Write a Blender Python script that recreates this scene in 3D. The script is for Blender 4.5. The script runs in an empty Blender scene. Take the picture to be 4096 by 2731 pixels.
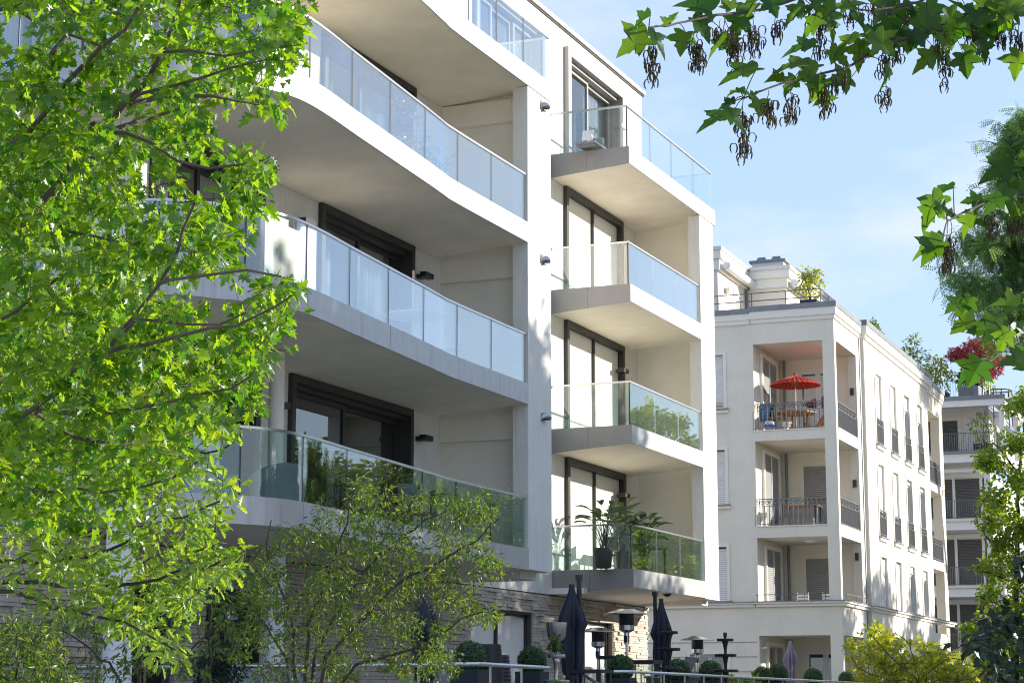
import bpy, math, random
import numpy as np
from mathutils import Matrix, Vector
random.seed(7); np.random.seed(7)
S=bpy.context.scene; COL=S.collection
R=math.radians
# ------------------------------------------------------------------ camera
PITCH=R(10.15); AZ=R(22.75); EYE=1.6; FPX=7964.4; CX,CY=2048.0,1365.5
cam=bpy.data.cameras.new('camera'); camo=bpy.data.objects.new('camera',cam); COL.objects.link(camo)
cam.lens=70.0; cam.sensor_width=36; cam.clip_start=.1; cam.clip_end=3000
camo.location=(0,0,EYE); camo.rotation_euler=(R(90)+PITCH,0,AZ-R(90))
S.camera=camo
FW=np.array([math.cos(AZ)*math.cos(PITCH),math.sin(AZ)*math.cos(PITCH),math.sin(PITCH)])
RT=np.array([math.sin(AZ),-math.cos(AZ),0.]); UP=np.cross(RT,FW); CAM=np.array([0,0,EYE])
def ray(x,y): return FW+RT*(x-CX)/FPX-UP*(y-CY)/FPX
def at(x,y,d): return CAM+ray(x,y)*d               # pixel of the photo + metres in front of the lens
def onY(x,y,Y): r=ray(x,y); return CAM+r*(Y/r[1])
def onZ(x,y,Z): r=ray(x,y); return CAM+r*((Z-EYE)/r[2])
# ------------------------------------------------------------------ light
SUN=np.array([.58,-1.,.326]); SUN/=np.linalg.norm(SUN)
SUN_EL=math.asin(SUN[2]); SUN_ROT=math.atan2(SUN[0],SUN[1])
sl=bpy.data.lights.new('sun','SUN'); sl.energy=4.4; sl.angle=R(.5); sl.color=(1,.93,.82)
so=bpy.data.objects.new('sun',sl); COL.objects.link(so)
so.rotation_euler=Vector(SUN).to_track_quat('Z','Y').to_euler(); so.location=(20,-40,40)
W=bpy.data.worlds.new('World'); S.world=W; W.use_nodes=True
nt=W.node_tree; nt.nodes.clear()
def nd(t,ty,**k):
    n=t.nodes.new(ty)
    for a,b in k.items():
        if a.startswith('i_'): n.inputs[a[2:].replace('_',' ')].default_value=b
        else: setattr(n,a,b)
    return n
sky=nd(nt,'ShaderNodeTexSky',sky_type='NISHITA',sun_disc=False,sun_elevation=SUN_EL,sun_rotation=SUN_ROT,altitude=50,air_density=1.0,dust_density=.6,ozone_density=1.6)
tc=nd(nt,'ShaderNodeTexCoord')
mp=nd(nt,'ShaderNodeMapping'); mp.inputs['Scale'].default_value=(1.6,1.6,4.5); mp.inputs['Location'].default_value=(7,7,3)
nz=nd(nt,'ShaderNodeTexNoise',i_Scale=2.1,i_Detail=9.,i_Roughness=.6)
cr=nd(nt,'ShaderNodeValToRGB'); cr.color_ramp.elements[0].position=.49; cr.color_ramp.elements[1].position=.70
cmul=nd(nt,'ShaderNodeMath',operation='MULTIPLY'); cmul.inputs[1].default_value=.75
veil=nd(nt,'ShaderNodeMixRGB'); veil.inputs[0].default_value=.74; veil.inputs[2].default_value=(1.95,2.62,3.95,1)
mx=nd(nt,'ShaderNodeMixRGB'); mx.inputs[2].default_value=(3.3,3.42,3.75,1)
bg=nd(nt,'ShaderNodeBackground',i_Strength=.15); wo=nd(nt,'ShaderNodeOutputWorld')
L=nt.links.new
L(tc.outputs['Generated'],mp.inputs[0]); L(mp.outputs[0],nz.inputs[0]); L(nz.outputs[0],cr.inputs[0]); L(cr.outputs[0],cmul.inputs[0])
L(cmul.outputs[0],mx.inputs[0]); L(sky.outputs[0],veil.inputs[1]); L(veil.outputs[0],mx.inputs[1]); L(mx.outputs[0],bg.inputs[0]); L(bg.outputs[0],wo.inputs[0])
S.view_settings.view_transform='Standard'; S.view_settings.look='None'; S.view_settings.gamma=1; S.view_settings.exposure=.98
S.render.engine='CYCLES'; S.cycles.filter_width=1.1; S.cycles.use_denoising=True; S.cycles.max_bounces=8; S.cycles.transparent_max_bounces=24
S.cycles.diffuse_bounces=6; S.cycles.glossy_bounces=4; S.cycles.caustics_reflective=False; S.cycles.caustics_refractive=False
S.render.resolution_x=1024; S.render.resolution_y=682
# ------------------------------------------------------------------ materials
MAT={}
def mat(name,col,rough=.8,metal=0.,var=.06,vs=3.,bump=0.,bs=60.,streak=0.,spec=.5):
    m=bpy.data.materials.new(name); m.use_nodes=True; t=m.node_tree; t.nodes.clear(); l=t.links.new
    out=nd(t,'ShaderNodeOutputMaterial'); p=nd(t,'ShaderNodeBsdfPrincipled',i_Roughness=rough,i_Metallic=metal)
    p.inputs['Specular IOR Level'].default_value=spec; l(p.outputs[0],out.inputs[0])
    c=nd(t,'ShaderNodeTexCoord'); n=nd(t,'ShaderNodeTexNoise',i_Scale=vs,i_Detail=5.,i_Roughness=.6); l(c.outputs['Object'],n.inputs[0])
    r=nd(t,'ShaderNodeMapRange'); r.inputs['From Min'].default_value=.3; r.inputs['From Max'].default_value=.7
    r.inputs['To Min'].default_value=1-var; r.inputs['To Max'].default_value=1+var; l(n.outputs[0],r.inputs[0])
    fac=r.outputs[0]
    if streak:
        mp=nd(t,'ShaderNodeMapping'); mp.inputs['Scale'].default_value=(5,5,.35); l(c.outputs['Object'],mp.inputs[0])
        n2=nd(t,'ShaderNodeTexNoise',i_Scale=2.2,i_Detail=4.); l(mp.outputs[0],n2.inputs[0])
        r2=nd(t,'ShaderNodeMapRange'); r2.inputs['From Min'].default_value=.5; r2.inputs['From Max'].default_value=.72
        r2.inputs['To Min'].default_value=1; r2.inputs['To Max'].default_value=1-streak; l(n2.outputs[0],r2.inputs[0])
        mm=nd(t,'ShaderNodeMath',operation='MULTIPLY'); l(fac,mm.inputs[0]); l(r2.outputs[0],mm.inputs[1]); fac=mm.outputs[0]
    v=nd(t,'ShaderNodeVectorMath',operation='SCALE'); v.inputs[0].default_value=col; l(fac,v.inputs['Scale']); l(v.outputs[0],p.inputs['Base Color'])
    if bump:
        n3=nd(t,'ShaderNodeTexNoise',i_Scale=bs,i_Detail=3.); l(c.outputs['Object'],n3.inputs[0])
        b=nd(t,'ShaderNodeBump',i_Strength=bump); b.inputs['Distance'].default_value=.01; l(n3.outputs[0],b.inputs['Height']); l(b.outputs[0],p.inputs['Normal'])
    MAT[name]=m; return m
def glassmat(name,tint,boost,base=.0,rough=.0):
    m=bpy.data.materials.new(name); m.use_nodes=True; t=m.node_tree; t.nodes.clear(); l=t.links.new
    out=nd(t,'ShaderNodeOutputMaterial'); tr=nd(t,'ShaderNodeBsdfTransparent'); tr.inputs[0].default_value=(*tint,1)
    g=nd(t,'ShaderNodeBsdfGlossy',i_Roughness=rough); g.inputs[0].default_value=(1,1,1,1)
    ge=nd(t,'ShaderNodeNewGeometry'); dt=nd(t,'ShaderNodeVectorMath',operation='DOT_PRODUCT'); l(ge.outputs['Normal'],dt.inputs[0]); l(ge.outputs['Incoming'],dt.inputs[1])
    ab=nd(t,'ShaderNodeMath',operation='ABSOLUTE'); l(dt.outputs['Value'],ab.inputs[0]); om=nd(t,'ShaderNodeMath',operation='SUBTRACT'); om.inputs[0].default_value=1.; l(ab.outputs[0],om.inputs[1])
    pw=nd(t,'ShaderNodeMath',operation='POWER'); pw.inputs[1].default_value=5.; l(om.outputs[0],pw.inputs[0])
    mm=nd(t,'ShaderNodeMath',operation='MULTIPLY_ADD',use_clamp=True); mm.inputs[1].default_value=.96*boost; mm.inputs[2].default_value=.04*boost+base; l(pw.outputs[0],mm.inputs[0])
    mi=nd(t,'ShaderNodeMixShader'); l(mm.outputs[0],mi.inputs[0]); l(tr.outputs[0],mi.inputs[1]); l(g.outputs[0],mi.inputs[2])
    # faint waviness of toughened glass
    c=nd(t,'ShaderNodeTexCoord'); n=nd(t,'ShaderNodeTexNoise',i_Scale=1.3,i_Detail=1.); l(c.outputs['Object'],n.inputs[0])
    b=nd(t,'ShaderNodeBump',i_Strength=.05); b.inputs['Distance'].default_value=.004; l(n.outputs[0],b.inputs['Height']); l(b.outputs[0],g.inputs['Normal'])
    l(mi.outputs[0],out.inputs[0]); MAT[name]=m; return m
def leafmat(name,a,b,tr_a,tr_b,trans=.45,gloss=.06):
    m=bpy.data.materials.new(name); m.use_nodes=True; t=m.node_tree; t.nodes.clear(); l=t.links.new
    out=nd(t,'ShaderNodeOutputMaterial'); g=nd(t,'ShaderNodeNewGeometry')
    def ramp(x,y):
        r=nd(t,'ShaderNodeMixRGB'); r.inputs[1].default_value=(*x,1); r.inputs[2].default_value=(*y,1); l(g.outputs['Random Per Island'],r.inputs[0]); return r
    d=nd(t,'ShaderNodeBsdfDiffuse'); tl=nd(t,'ShaderNodeBsdfTranslucent'); gl=nd(t,'ShaderNodeBsdfGlossy',i_Roughness=.38); gl.inputs[0].default_value=(.9,.95,1,1)
    l(ramp(a,b).outputs[0],d.inputs[0]); l(ramp(tr_a,tr_b).outputs[0],tl.inputs[0])
    m1=nd(t,'ShaderNodeMixShader',i_Fac=trans); l(d.outputs[0],m1.inputs[1]); l(tl.outputs[0],m1.inputs[2])
    m2=nd(t,'ShaderNodeMixShader',i_Fac=gloss); l(m1.outputs[0],m2.inputs[1]); l(gl.outputs[0],m2.inputs[2]); l(m2.outputs[0],out.inputs[0])
    MAT[name]=m; return m
mat('stucco',(.77,.745,.69),.9,var=.045,vs=1.2,bump=.6,bs=70,streak=.10)
mat('soffit',(.84,.765,.645),.92,var=.08,vs=1.1,bump=.6,bs=45)
mat('loggia',(.81,.755,.655),.92,var=.04,vs=1.5,bump=.6,bs=45)
mat('fascia',(.47,.465,.46),.42,metal=.35,var=.06,vs=4,streak=.17)
mat('rail_metal',(.55,.54,.53),.3,metal=1.,var=.04)
mat('frame_dark',(.05,.047,.046),.5,metal=.3,var=.1)
mat('frame_grey',(.27,.262,.258),.45,metal=.3,var=.06)
mat('frame_top',(.34,.325,.315),.45,metal=.3,var=.06)
mat('blind',(.78,.76,.71),.85,var=.02,vs=.8)
mat('curtain',(.62,.64,.64),.9,var=.05)
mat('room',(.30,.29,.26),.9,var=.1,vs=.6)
mat('dark_metal',(.03,.03,.032),.45,metal=.4,var=.1)
mat('steel',(.55,.56,.57),.22,metal=1.,var=.04)
mat('dome_steel',(.42,.42,.43),.25,metal=1.,var=.04)
mat('coping',(.62,.60,.57),.5,metal=.3,var=.05)
mat('zinc',(.20,.215,.235),.5,metal=.4,var=.12,vs=2,streak=.12)
mat('render_cream',(.74,.69,.60),.92,var=.05,vs=1.1,bump=.5,bs=60,streak=.035)
mat('trim_cream',(.77,.74,.67),.8,var=.02)
mat('shutter',(.76,.75,.73),.6,var=.04)
mat('shutter_grey',(.30,.30,.30),.6,var=.05)
mat('shutter_dark',(.085,.09,.10),.55,var=.08)
mat('iron',(.13,.13,.135),.5,metal=.4,var=.1)
mat('iron_pale',(.15,.15,.155),.45,metal=.5,var=.1)
mat('brick',(.48,.425,.36),.9,var=.22,vs=2.3,bump=.5,bs=40)
mat('mortar',(.10,.09,.08),.95)
mat('white_wall',(.76,.75,.76),.9,var=.03,bump=.3,bs=60)
mat('navy',(.022,.028,.044),.85,var=.2,vs=8)
mat('plum',(.22,.19,.24),.85,var=.15,vs=6)
mat('pole',(.05,.052,.055),.4,metal=.6)
mat('planter',(.022,.026,.034),.6,var=.2,vs=5)
mat('pot_dark',(.045,.05,.047),.55,var=.12)
mat('stone_dark',(.07,.07,.075),.5,var=.2,vs=9)
mat('cushion',(.24,.24,.26),.95,var=.08,vs=4,bump=.2,bs=200)
mat('wood',(.27,.12,.05),.6,var=.25,vs=6)
mat('red_paper',(.48,.022,.016),.75,var=.12,vs=5)
mat('red_rib',(.62,.22,.15),.75,var=.1)
mat('teal',(.03,.20,.17),.15,var=.25,vs=8)
mat('rust',(.35,.15,.07),.6,var=.2)
mat('blue_cloth',(.05,.17,.33),.85,var=.2)
mat('porcelain',(.62,.66,.72),.3,var=.05)
mat('porcelain_blue',(.05,.12,.45),.3,var=.2)
mat('dog_coat',(.30,.12,.035),.7,var=.2,vs=20)
mat('white_obj',(.72,.73,.74),.5,var=.03)
mat('bark',(.11,.09,.075),.9,var=.3,vs=14,bump=.6,bs=40)
mat('bark_dark',(.055,.048,.042),.9,var=.3,vs=14,bump=.6,bs=40)
mat('ground_soil',(.34,.31,.25),.95,var=.3,vs=.8,bump=.4,bs=10)
mat('terrace_slab',(.26,.25,.23),.8,var=.12,vs=2,bump=.2,bs=30)
glassmat('rail_glass',(.90,.955,.96),2.2,.03)
glassmat('rail_glass_green',(.85,.94,.915),1.5,.02)
glassmat('pane',(.62,.66,.64),1.6,.08)
glassmat('clear_glass',(.92,.96,.95),.6,.01)
leafmat('leaf_maple',(.035,.11,.010),(.10,.20,.016),(.11,.34,.006),(.50,.70,.014),.58,.035)
leafmat('leaf_oak',(.06,.14,.016),(.15,.25,.03),(.20,.42,.012),(.58,.72,.03),.55,.05)
leafmat('leaf_shrub',(.03,.075,.014),(.09,.15,.02),(.09,.23,.012),(.38,.45,.03),.5,.035)
leafmat('leaf_sycamore',(.018,.055,.010),(.035,.085,.012),(.05,.18,.004),(.20,.36,.008),.5,.02)
leafmat('leaf_locust',(.05,.13,.03),(.10,.19,.045),(.15,.32,.04),(.30,.46,.05),.5,.05)
leafmat('leaf_linden',(.08,.16,.012),(.15,.24,.02),(.24,.42,.012),(.54,.62,.02),.55,.05)
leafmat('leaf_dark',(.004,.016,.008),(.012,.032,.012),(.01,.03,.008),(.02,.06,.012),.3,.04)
leafmat('leaf_yellow',(.16,.24,.018),(.32,.32,.04),(.42,.54,.014),(.70,.62,.04),.55,.04)
leafmat('leaf_red',(.16,.02,.03),(.32,.05,.06),(.36,.03,.05),(.55,.10,.09),.5,.04)
leafmat('leaf_box',(.04,.10,.03),(.09,.17,.045),(.08,.2,.03),(.16,.3,.05),.35,.06)
leafmat('leaf_boxlight',(.07,.10,.02),(.12,.14,.03),(.12,.16,.02),(.2,.2,.03),.3,.06)
leafmat('leaf_pot',(.03,.065,.025),(.065,.11,.04),(.07,.14,.03),(.14,.2,.05),.35,.10)
leafmat('leaf_far',(.04,.085,.014),(.09,.15,.025),(.12,.24,.015),(.32,.40,.03),.5,.04)
leafmat('leaf_bank',(.075,.11,.03),(.14,.18,.05),(.2,.3,.05),(.4,.45,.08),.35,.03)
leafmat('samara',(.05,.045,.02),(.10,.085,.03),(.08,.07,.02),(.26,.20,.05),.4,.03)
# ------------------------------------------------------------------ mesh helpers
WM={}
def wm(o): return WM.get(o.name,Matrix.Identity(4))
class MB:
    def __init__(s,T=None): s.v=[]; s.f=[]; s.T=T
    def add(s,vs,fs):
        k=len(s.v); s.v+=[tuple(map(float,p)) for p in vs]; s.f+=[tuple(i+k for i in f) for f in fs]; return s
    def box(s,x0,x1,y0,y1,z0,z1):
        return s.add([(x0,y0,z0),(x1,y0,z0),(x1,y1,z0),(x0,y1,z0),(x0,y0,z1),(x1,y0,z1),(x1,y1,z1),(x0,y1,z1)],
          [(0,3,2,1),(4,5,6,7),(0,1,5,4),(1,2,6,5),(2,3,7,6),(3,0,4,7)])
    def bar(s,a,b,w,h=None,up=(0,0,1)):
        a=np.array(a,float); b=np.array(b,float); d=b-a; d/=np.linalg.norm(d)+1e-9; h=h or w
        sd=np.cross(d,up); n=np.linalg.norm(sd); sd=np.array([1,0,0]) if n<1e-6 else sd/n; u=np.cross(sd,d)
        vs=[p+sd*i*w/2+u*j*h/2 for p in (a,b) for i,j in((-1,-1),(1,-1),(1,1),(-1,1))]
        return s.add(vs,[(0,1,2,3),(7,6,5,4),(0,4,5,1),(1,5,6,2),(2,6,7,3),(3,7,4,0)])
    def tube(s,pts,r,n=6,cap=True):
        P=np.array(pts,float); m=len(P); rr=r if hasattr(r,'__len__') else [r]*m
        D=np.gradient(P,axis=0); D/=np.linalg.norm(D,axis=1,keepdims=True)+1e-9
        up=np.array([0,0,1.]) if abs(D[0][2])<.9 else np.array([1.,0,0]); vs=[]
        for i in range(m):
            sd=np.cross(D[i],up); k=np.linalg.norm(sd); sd=sd/k if k>1e-6 else np.array([1.,0,0]); u=np.cross(sd,D[i])
            for j in range(n):
                a=2*math.pi*j/n; vs.append(P[i]+(sd*math.cos(a)+u*math.sin(a))*rr[i])
        fs=[(i*n+j,i*n+(j+1)%n,(i+1)*n+(j+1)%n,(i+1)*n+j) for i in range(m-1) for j in range(n)]
        if cap: fs+=[tuple(range(n-1,-1,-1)),tuple((m-1)*n+j for j in range(n))]
        return s.add(vs,fs)
    def lathe(s,prof,c=(0,0,0),n=24):
        vs=[];m=len(prof)
        for r,z in prof:
            for j in range(n):
                a=2*math.pi*j/n; vs.append((c[0]+r*math.cos(a),c[1]+r*math.sin(a),c[2]+z))
        fs=[(i*n+j,i*n+(j+1)%n,(i+1)*n+(j+1)%n,(i+1)*n+j) for i in range(m-1) for j in range(n)]
        fs+=[tuple(range(n-1,-1,-1)),tuple((m-1)*n+j for j in range(n))]
        return s.add(vs,fs)
    def prism(s,poly,z0,z1):
        n=len(poly); g=lambda z,p: z(p) if callable(z) else z
        vs=[(p[0],p[1],g(z0,p)) for p in poly]+[(p[0],p[1],g(z1,p)) for p in poly]
        return s.add(vs,[tuple(range(n-1,-1,-1)),tuple(range(n,2*n))]+[(i,(i+1)%n,n+(i+1)%n,n+i) for i in range(n)])
    def ribbon(s,path,z0,z1,o0,o1):
        P=np.array(path,float); D=np.gradient(P,axis=0) if len(P)>2 else np.array([P[1]-P[0]]*2)
        D/=np.linalg.norm(D,axis=1,keepdims=True); N=np.stack([-D[:,1],D[:,0]],1)
        g=lambda z,p: z(p) if callable(z) else z; vs=[]
        for p,n in zip(P,N):
            a=p+n*o0; b=p+n*o1
            vs+=[(a[0],a[1],g(z0,p)),(b[0],b[1],g(z0,p)),(b[0],b[1],g(z1,p)),(a[0],a[1],g(z1,p))]
        m=len(P); fs=[(i*4+j,(i+1)*4+j,(i+1)*4+(j+1)%4,i*4+(j+1)%4) for i in range(m-1) for j in range(4)]
        fs+=[(3,2,1,0),tuple((m-1)*4+j for j in range(4))]
        return s.add(vs,fs)
    def holes(s,u0,u1,z0,z1,hs,f,depth):
        """wall with rectangular holes; f(u,d,z)->xyz, d>0 goes into the wall"""
        us=sorted({u0,u1,*[h[0] for h in hs],*[h[1] for h in hs]}); zs=sorted({z0,z1,*[h[2] for h in hs],*[h[3] for h in hs]})
        for a,b in zip(us,us[1:]):
            for c,d in zip(zs,zs[1:]):
                um,zm=(a+b)/2,(c+d)/2
                if any(h[0]<um<h[1] and h[2]<zm<h[3] for h in hs): continue
                s.add([f(a,0,c),f(b,0,c),f(b,0,d),f(a,0,d)],[(0,1,2,3)])
        for a,b,c,d in hs:
            s.add([f(a,0,c),f(b,0,c),f(b,0,d),f(a,0,d),f(a,depth,c),f(b,depth,c),f(b,depth,d),f(a,depth,d)],[(0,1,5,4),(1,2,6,5),(2,3,7,6),(3,0,4,7)])
        s.add([f(u0,0,z0),f(u1,0,z0),f(u1,0,z1),f(u0,0,z1),f(u0,depth,z0),f(u1,depth,z0),f(u1,depth,z1),f(u0,depth,z1)],[(0,4,5,1),(1,5,6,2),(2,6,7,3),(3,7,4,0)])
        return s
    def build(s,name,m,parent=None,smooth=0,loc=None):
        if not s.v: s.add([(0,0,-5)]*3,[(0,1,2)])
        V=np.array(s.v,float)
        if s.T is not None: M=np.array(s.T); V=V@M[:3,:3].T+M[:3,3]
        if parent is not None:
            Mi=np.array(wm(parent).inverted()); V=V@Mi[:3,:3].T+Mi[:3,3]
        elif loc is not None: V=V-np.array(loc)
        me=bpy.data.meshes.new(name); me.from_pydata(V.tolist(),[],s.f); me.update()
        if m: me.materials.append(MAT[m])
        if smooth: me.shade_smooth(); me.set_sharp_from_angle(angle=R(smooth))
        o=bpy.data.objects.new(name,me); COL.objects.link(o)
        if parent is not None: o.parent=parent; WM[o.name]=wm(parent)
        elif loc is not None: o.location=loc; WM[o.name]=Matrix.Translation(loc)
        return o
def tag(o,label=None,cat=None,group=None,kind=None):
    for k,v in(('label',label),('category',cat),('group',group),('kind',kind)):
        if v: o[k]=v
    return o
def empty(name,loc,label,cat,group=None,rz=0):
    o=bpy.data.objects.new(name,None); COL.objects.link(o); o.location=loc; o.rotation_euler.z=rz; o.empty_display_size=.3
    WM[o.name]=Matrix.Translation(Vector(loc))@Matrix.Rotation(rz,4,'Z'); return tag(o,label,cat,group)
def copy_tree(o,parent=None):
    c=o.copy(); COL.objects.link(c)
    if parent is not None: c.parent=parent
    for ch in list(o.children): copy_tree(ch,c)
    return c
def frame4(f,a,b,c,d,w,d0,d1,mb,bottom=True):
    """picture-frame of four boxes in a wall map f(u,d,z)"""
    def bx(u0,u1,z0,z1):
        vs=[f(u,dd,z) for z in(z0,z1) for u,dd in((u0,d0),(u1,d0),(u1,d1),(u0,d1))]
        mb.add(vs,[(0,3,2,1),(4,5,6,7),(0,1,5,4),(1,2,6,5),(2,3,7,6),(3,0,4,7)])
    bx(a,a+w,c,d); bx(b-w,b,c,d); bx(a+w,b-w,d-w,d)
    if bottom: bx(a+w,b-w,c,c+w)
    return mb
def fbox(mb,f,u0,u1,d0,d1,z0,z1):
    vs=[f(u,dd,z) for z in(z0,z1) for u,dd in((u0,d0),(u1,d0),(u1,d1),(u0,d1))]
    return mb.add(vs,[(0,3,2,1),(4,5,6,7),(0,1,5,4),(1,2,6,5),(2,3,7,6),(3,0,4,7)])
def resample(pts,step):
    P=np.array(pts,float); out=[]
    for i in range(len(P)-1):
        p0=P[max(i-1,0)];p1=P[i];p2=P[i+1];p3=P[min(i+2,len(P)-1)]
        n=max(1,int(np.linalg.norm(p2-p1)/step))
        for k in range(n):
            t=k/n; out.append(.5*((2*p1)+(p2-p0)*t+(2*p0-5*p1+4*p2-p3)*t*t+(3*p1-p0-3*p2+p3)*t**3))
    out.append(P[-1]); return np.array(out)
# ------------------------------------------------------------------ ground
def structure(o): o['kind']='structure'; return o
structure(MB().add([(-900,-900,0),(1500,-900,0),(1500,1500,0),(-900,1500,0)],[(0,1,2,3)]).build('ground','ground_soil'))
structure(MB().box(21.2,64.5,9.0,40,.004,1.15).build('terrace_floor','terrace_slab'))
# ------------------------------------------------------------------ white apartment building with glass balconies
WY=16.45; ST=[4.40,7.58,10.78,13.98]; SF=[3.86,7.04,10.25,13.44]
b1=empty('apartment_building',(24.6,WY,0),'modern white apartment building with curved glass balconies and dark window frames','building')
ff=lambda u,d,z:(u,WY+d,z)                                   # street front
fs=lambda u,d,z:(24.6+d,u,z)                                 # end wall behind the maple
Xp=lambda px,py,Y=WY: float(onY(px,py,Y)[0])
def window(parent,f,a,b,c,d,kind,mull=1,fm='frame_dark',w=.15,proud=.10,depth=.30):
    """outer frame + sash + pane + what hangs behind it"""
    mb=MB(); frame4(f,a,b,c,d,w,-proud,depth,mb,bottom=False)
    n=mull+1; iw=(b-a-2*w)/n
    if kind=='blind':
        for k in range(1,n): x=a+w+iw*k; fbox(mb,f,x-.03,x+.03,-.02,.1,c,d-w)
        o=mb.build('window',fm,parent)
        for k in range(n):
            x=a+w+iw*k; bl=MB(); bl.add([f(x+.015,.05,c+.02),f(x+iw-.015,.05,c+.02),f(x+iw-.015,.05,d-w-.01),f(x+.015,.05,d-w-.01)],[(0,1,2,3)])
            fbox(bl,f,x+.02,x+iw-.02,.055,.075,c+.02,c+.06); bl.build('blind','blind',o)
        return o
    fbox(mb,f,a+w,b-w,.02,.22,d-w-.08,d-w-.002)              # blind box under the head
    top=d-w-.085
    for k in range(n):
        x0=a+w+iw*k+.004; x1=x0+iw-.008; q=.085; e=.14+.06*(k%2)
        fbox(mb,f,x0,x0+q,e,e+.06,c+.002,top); fbox(mb,f,x1-q,x1,e,e+.06,c+.002,top)
        fbox(mb,f,x0+q,x1-q,e,e+.06,top-q,top); fbox(mb,f,x0+q,x1-q,e,e+.06,c+.002,c+q)
    o=mb.build('window',fm,parent)
    for k in range(n):
        x0=a+w+iw*k+.104; x1=x0+iw-.208; e=.17+.06*(k%2)
        MB().add([f(x0,e,c+.1),f(x1,e,c+.1),f(x1,e,top-.1),f(x0,e,top-.1)],[(0,1,2,3)]).build('pane','pane',o)
    # room behind
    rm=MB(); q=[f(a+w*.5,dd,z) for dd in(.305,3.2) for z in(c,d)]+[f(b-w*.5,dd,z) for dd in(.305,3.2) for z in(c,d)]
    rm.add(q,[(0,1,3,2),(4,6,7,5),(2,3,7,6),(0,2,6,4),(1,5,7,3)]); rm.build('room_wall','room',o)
    if kind=='curtain':
        for (s,e2) in ((a+w+.02,a+w+(b-a)*.30),(b-w-(b-a)*.36,b-w-.02)):
            n2=40; vs=[];fc=[]
            for i in range(n2+1):
                u=s+(e2-s)*i/n2; dd=.42+.045*math.sin(i*1.9)+.02*math.sin(i*.7)
                vs+=[f(u,dd,c+.03),f(u,dd,d-w-.05)]
                if i: fc.append((2*i-2,2*i,2*i+1,2*i-1))
            MB().add(vs,fc).build('curtain','curtain',o,smooth=60)
    return o
gz=[]                                                        # ground-floor window holes (u0,u1,z0,z1)
g1=(Xp(1880,2385),Xp(2131,2405)); g2=(Xp(2255,2432),Xp(2452,2445)); 
holes_g=[(g1[0],g1[1],1.16,3.38),(g2[0],g2[1],1.16,3.36),(24.2,26.0,1.16,3.3),(26.9,29.2,1.16,3.3)]
wins=[]
for i in (0,1,2): wins+=[('t',42.35,46.32,ST[i]+.01,SF[i+1]-.004),('m',30.35 if i else Xp(1153,1535),34.16,ST[i]+.01,SF[i+1]-.004),('l',24.95,28.32,ST[i]+.01,SF[i+1]-.004)]
tp=Xp(2165,131)
wins+=[('p',42.42,46.46,ST[3]+.01,16.88),('q',tp-3.9,tp,ST[3]+.01,16.88),('q',26.5,32.0,ST[3]+.01,16.88)]
mb=MB(); mb.holes(24.6,48.08,3.87,17.30,[w[1:] for w in wins],ff,.30)
mb.build('wall','stucco',b1)
side=[('s',17.2,20.2,ST[i]+.01,(SF+[16.9])[i+1]-.004) for i in range(4)]+[('s',21.4,24.4,ST[i]+.01,(SF+[16.9])[i+1]-.004) for i in range(4)]
MB().holes(16.76,30,3.87,17.30,[w[1:] for w in side],fs,.30).build('side_wall','stucco',b1)
MB().box(47.78,48.08,16.76,30,3.87,17.3).box(24.9,47.78,29.7,30,3.87,17.3).build('rear_wall','stucco',b1)
MB().box(24.9,47.77,16.76,29.7,17.0,17.12).build('roof','zinc',b1)
MB().box(24.52,48.18,WY-.08,WY+.36,17.302,17.40).box(24.52,24.96,WY+.36,30.05,17.302,17.40).box(47.72,48.18,WY+.36,30.05,17.302,17.40).build('coping','coping',b1)
MB().box(24.50,48.20,WY-.035,WY-.002,17.26,17.301).build('drip_edge','frame_dark',b1)
for k,a,b,c,d in wins:
    if k=='t': window(b1,ff,a,b,c,d,'blind',1,'frame_dark',.14,.09)
    elif k=='p': window(b1,ff,a,b,c,d,'curtain',1,'frame_top',.20,.12)
    elif k=='q': window(b1,ff,a,b,c,d,'curtain',2,'frame_grey',.16,.10)
    elif k=='m': window(b1,ff,a,b,c,d,'room' if c<7 else 'curtain',1,'frame_dark',.13,.09)
    else: window(b1,ff,a,b,c,d,'curtain' if c>6 else 'room',1,'frame_dark',.16,.10)
for k,a,b,c,d in side: window(b1,fs,a,b,c,d,'curtain',1,'frame_dark',.16,.05)
# piers and wing walls closing the loggias
MB().box(35.24,36.46,14.44,14.76,4.02,13.575).build('pier','stucco',b1)
MB().box(35.62,36.46,14.762,WY-.002,3.87,13.575).build('wing_wall','loggia',b1)
MB().box(46.87,48.02,14.54,14.84,3.99,13.575).build('pier','stucco',b1)
MB().box(47.52,48.02,14.842,WY-.002,3.87,13.575).build('wing_wall','loggia',b1)
for i in(1,2,3): MB().box(35.50,35.618,14.765,WY-.004,SF[i]-.47,SF[i]-.004).build('beam','loggia',b1)
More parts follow.
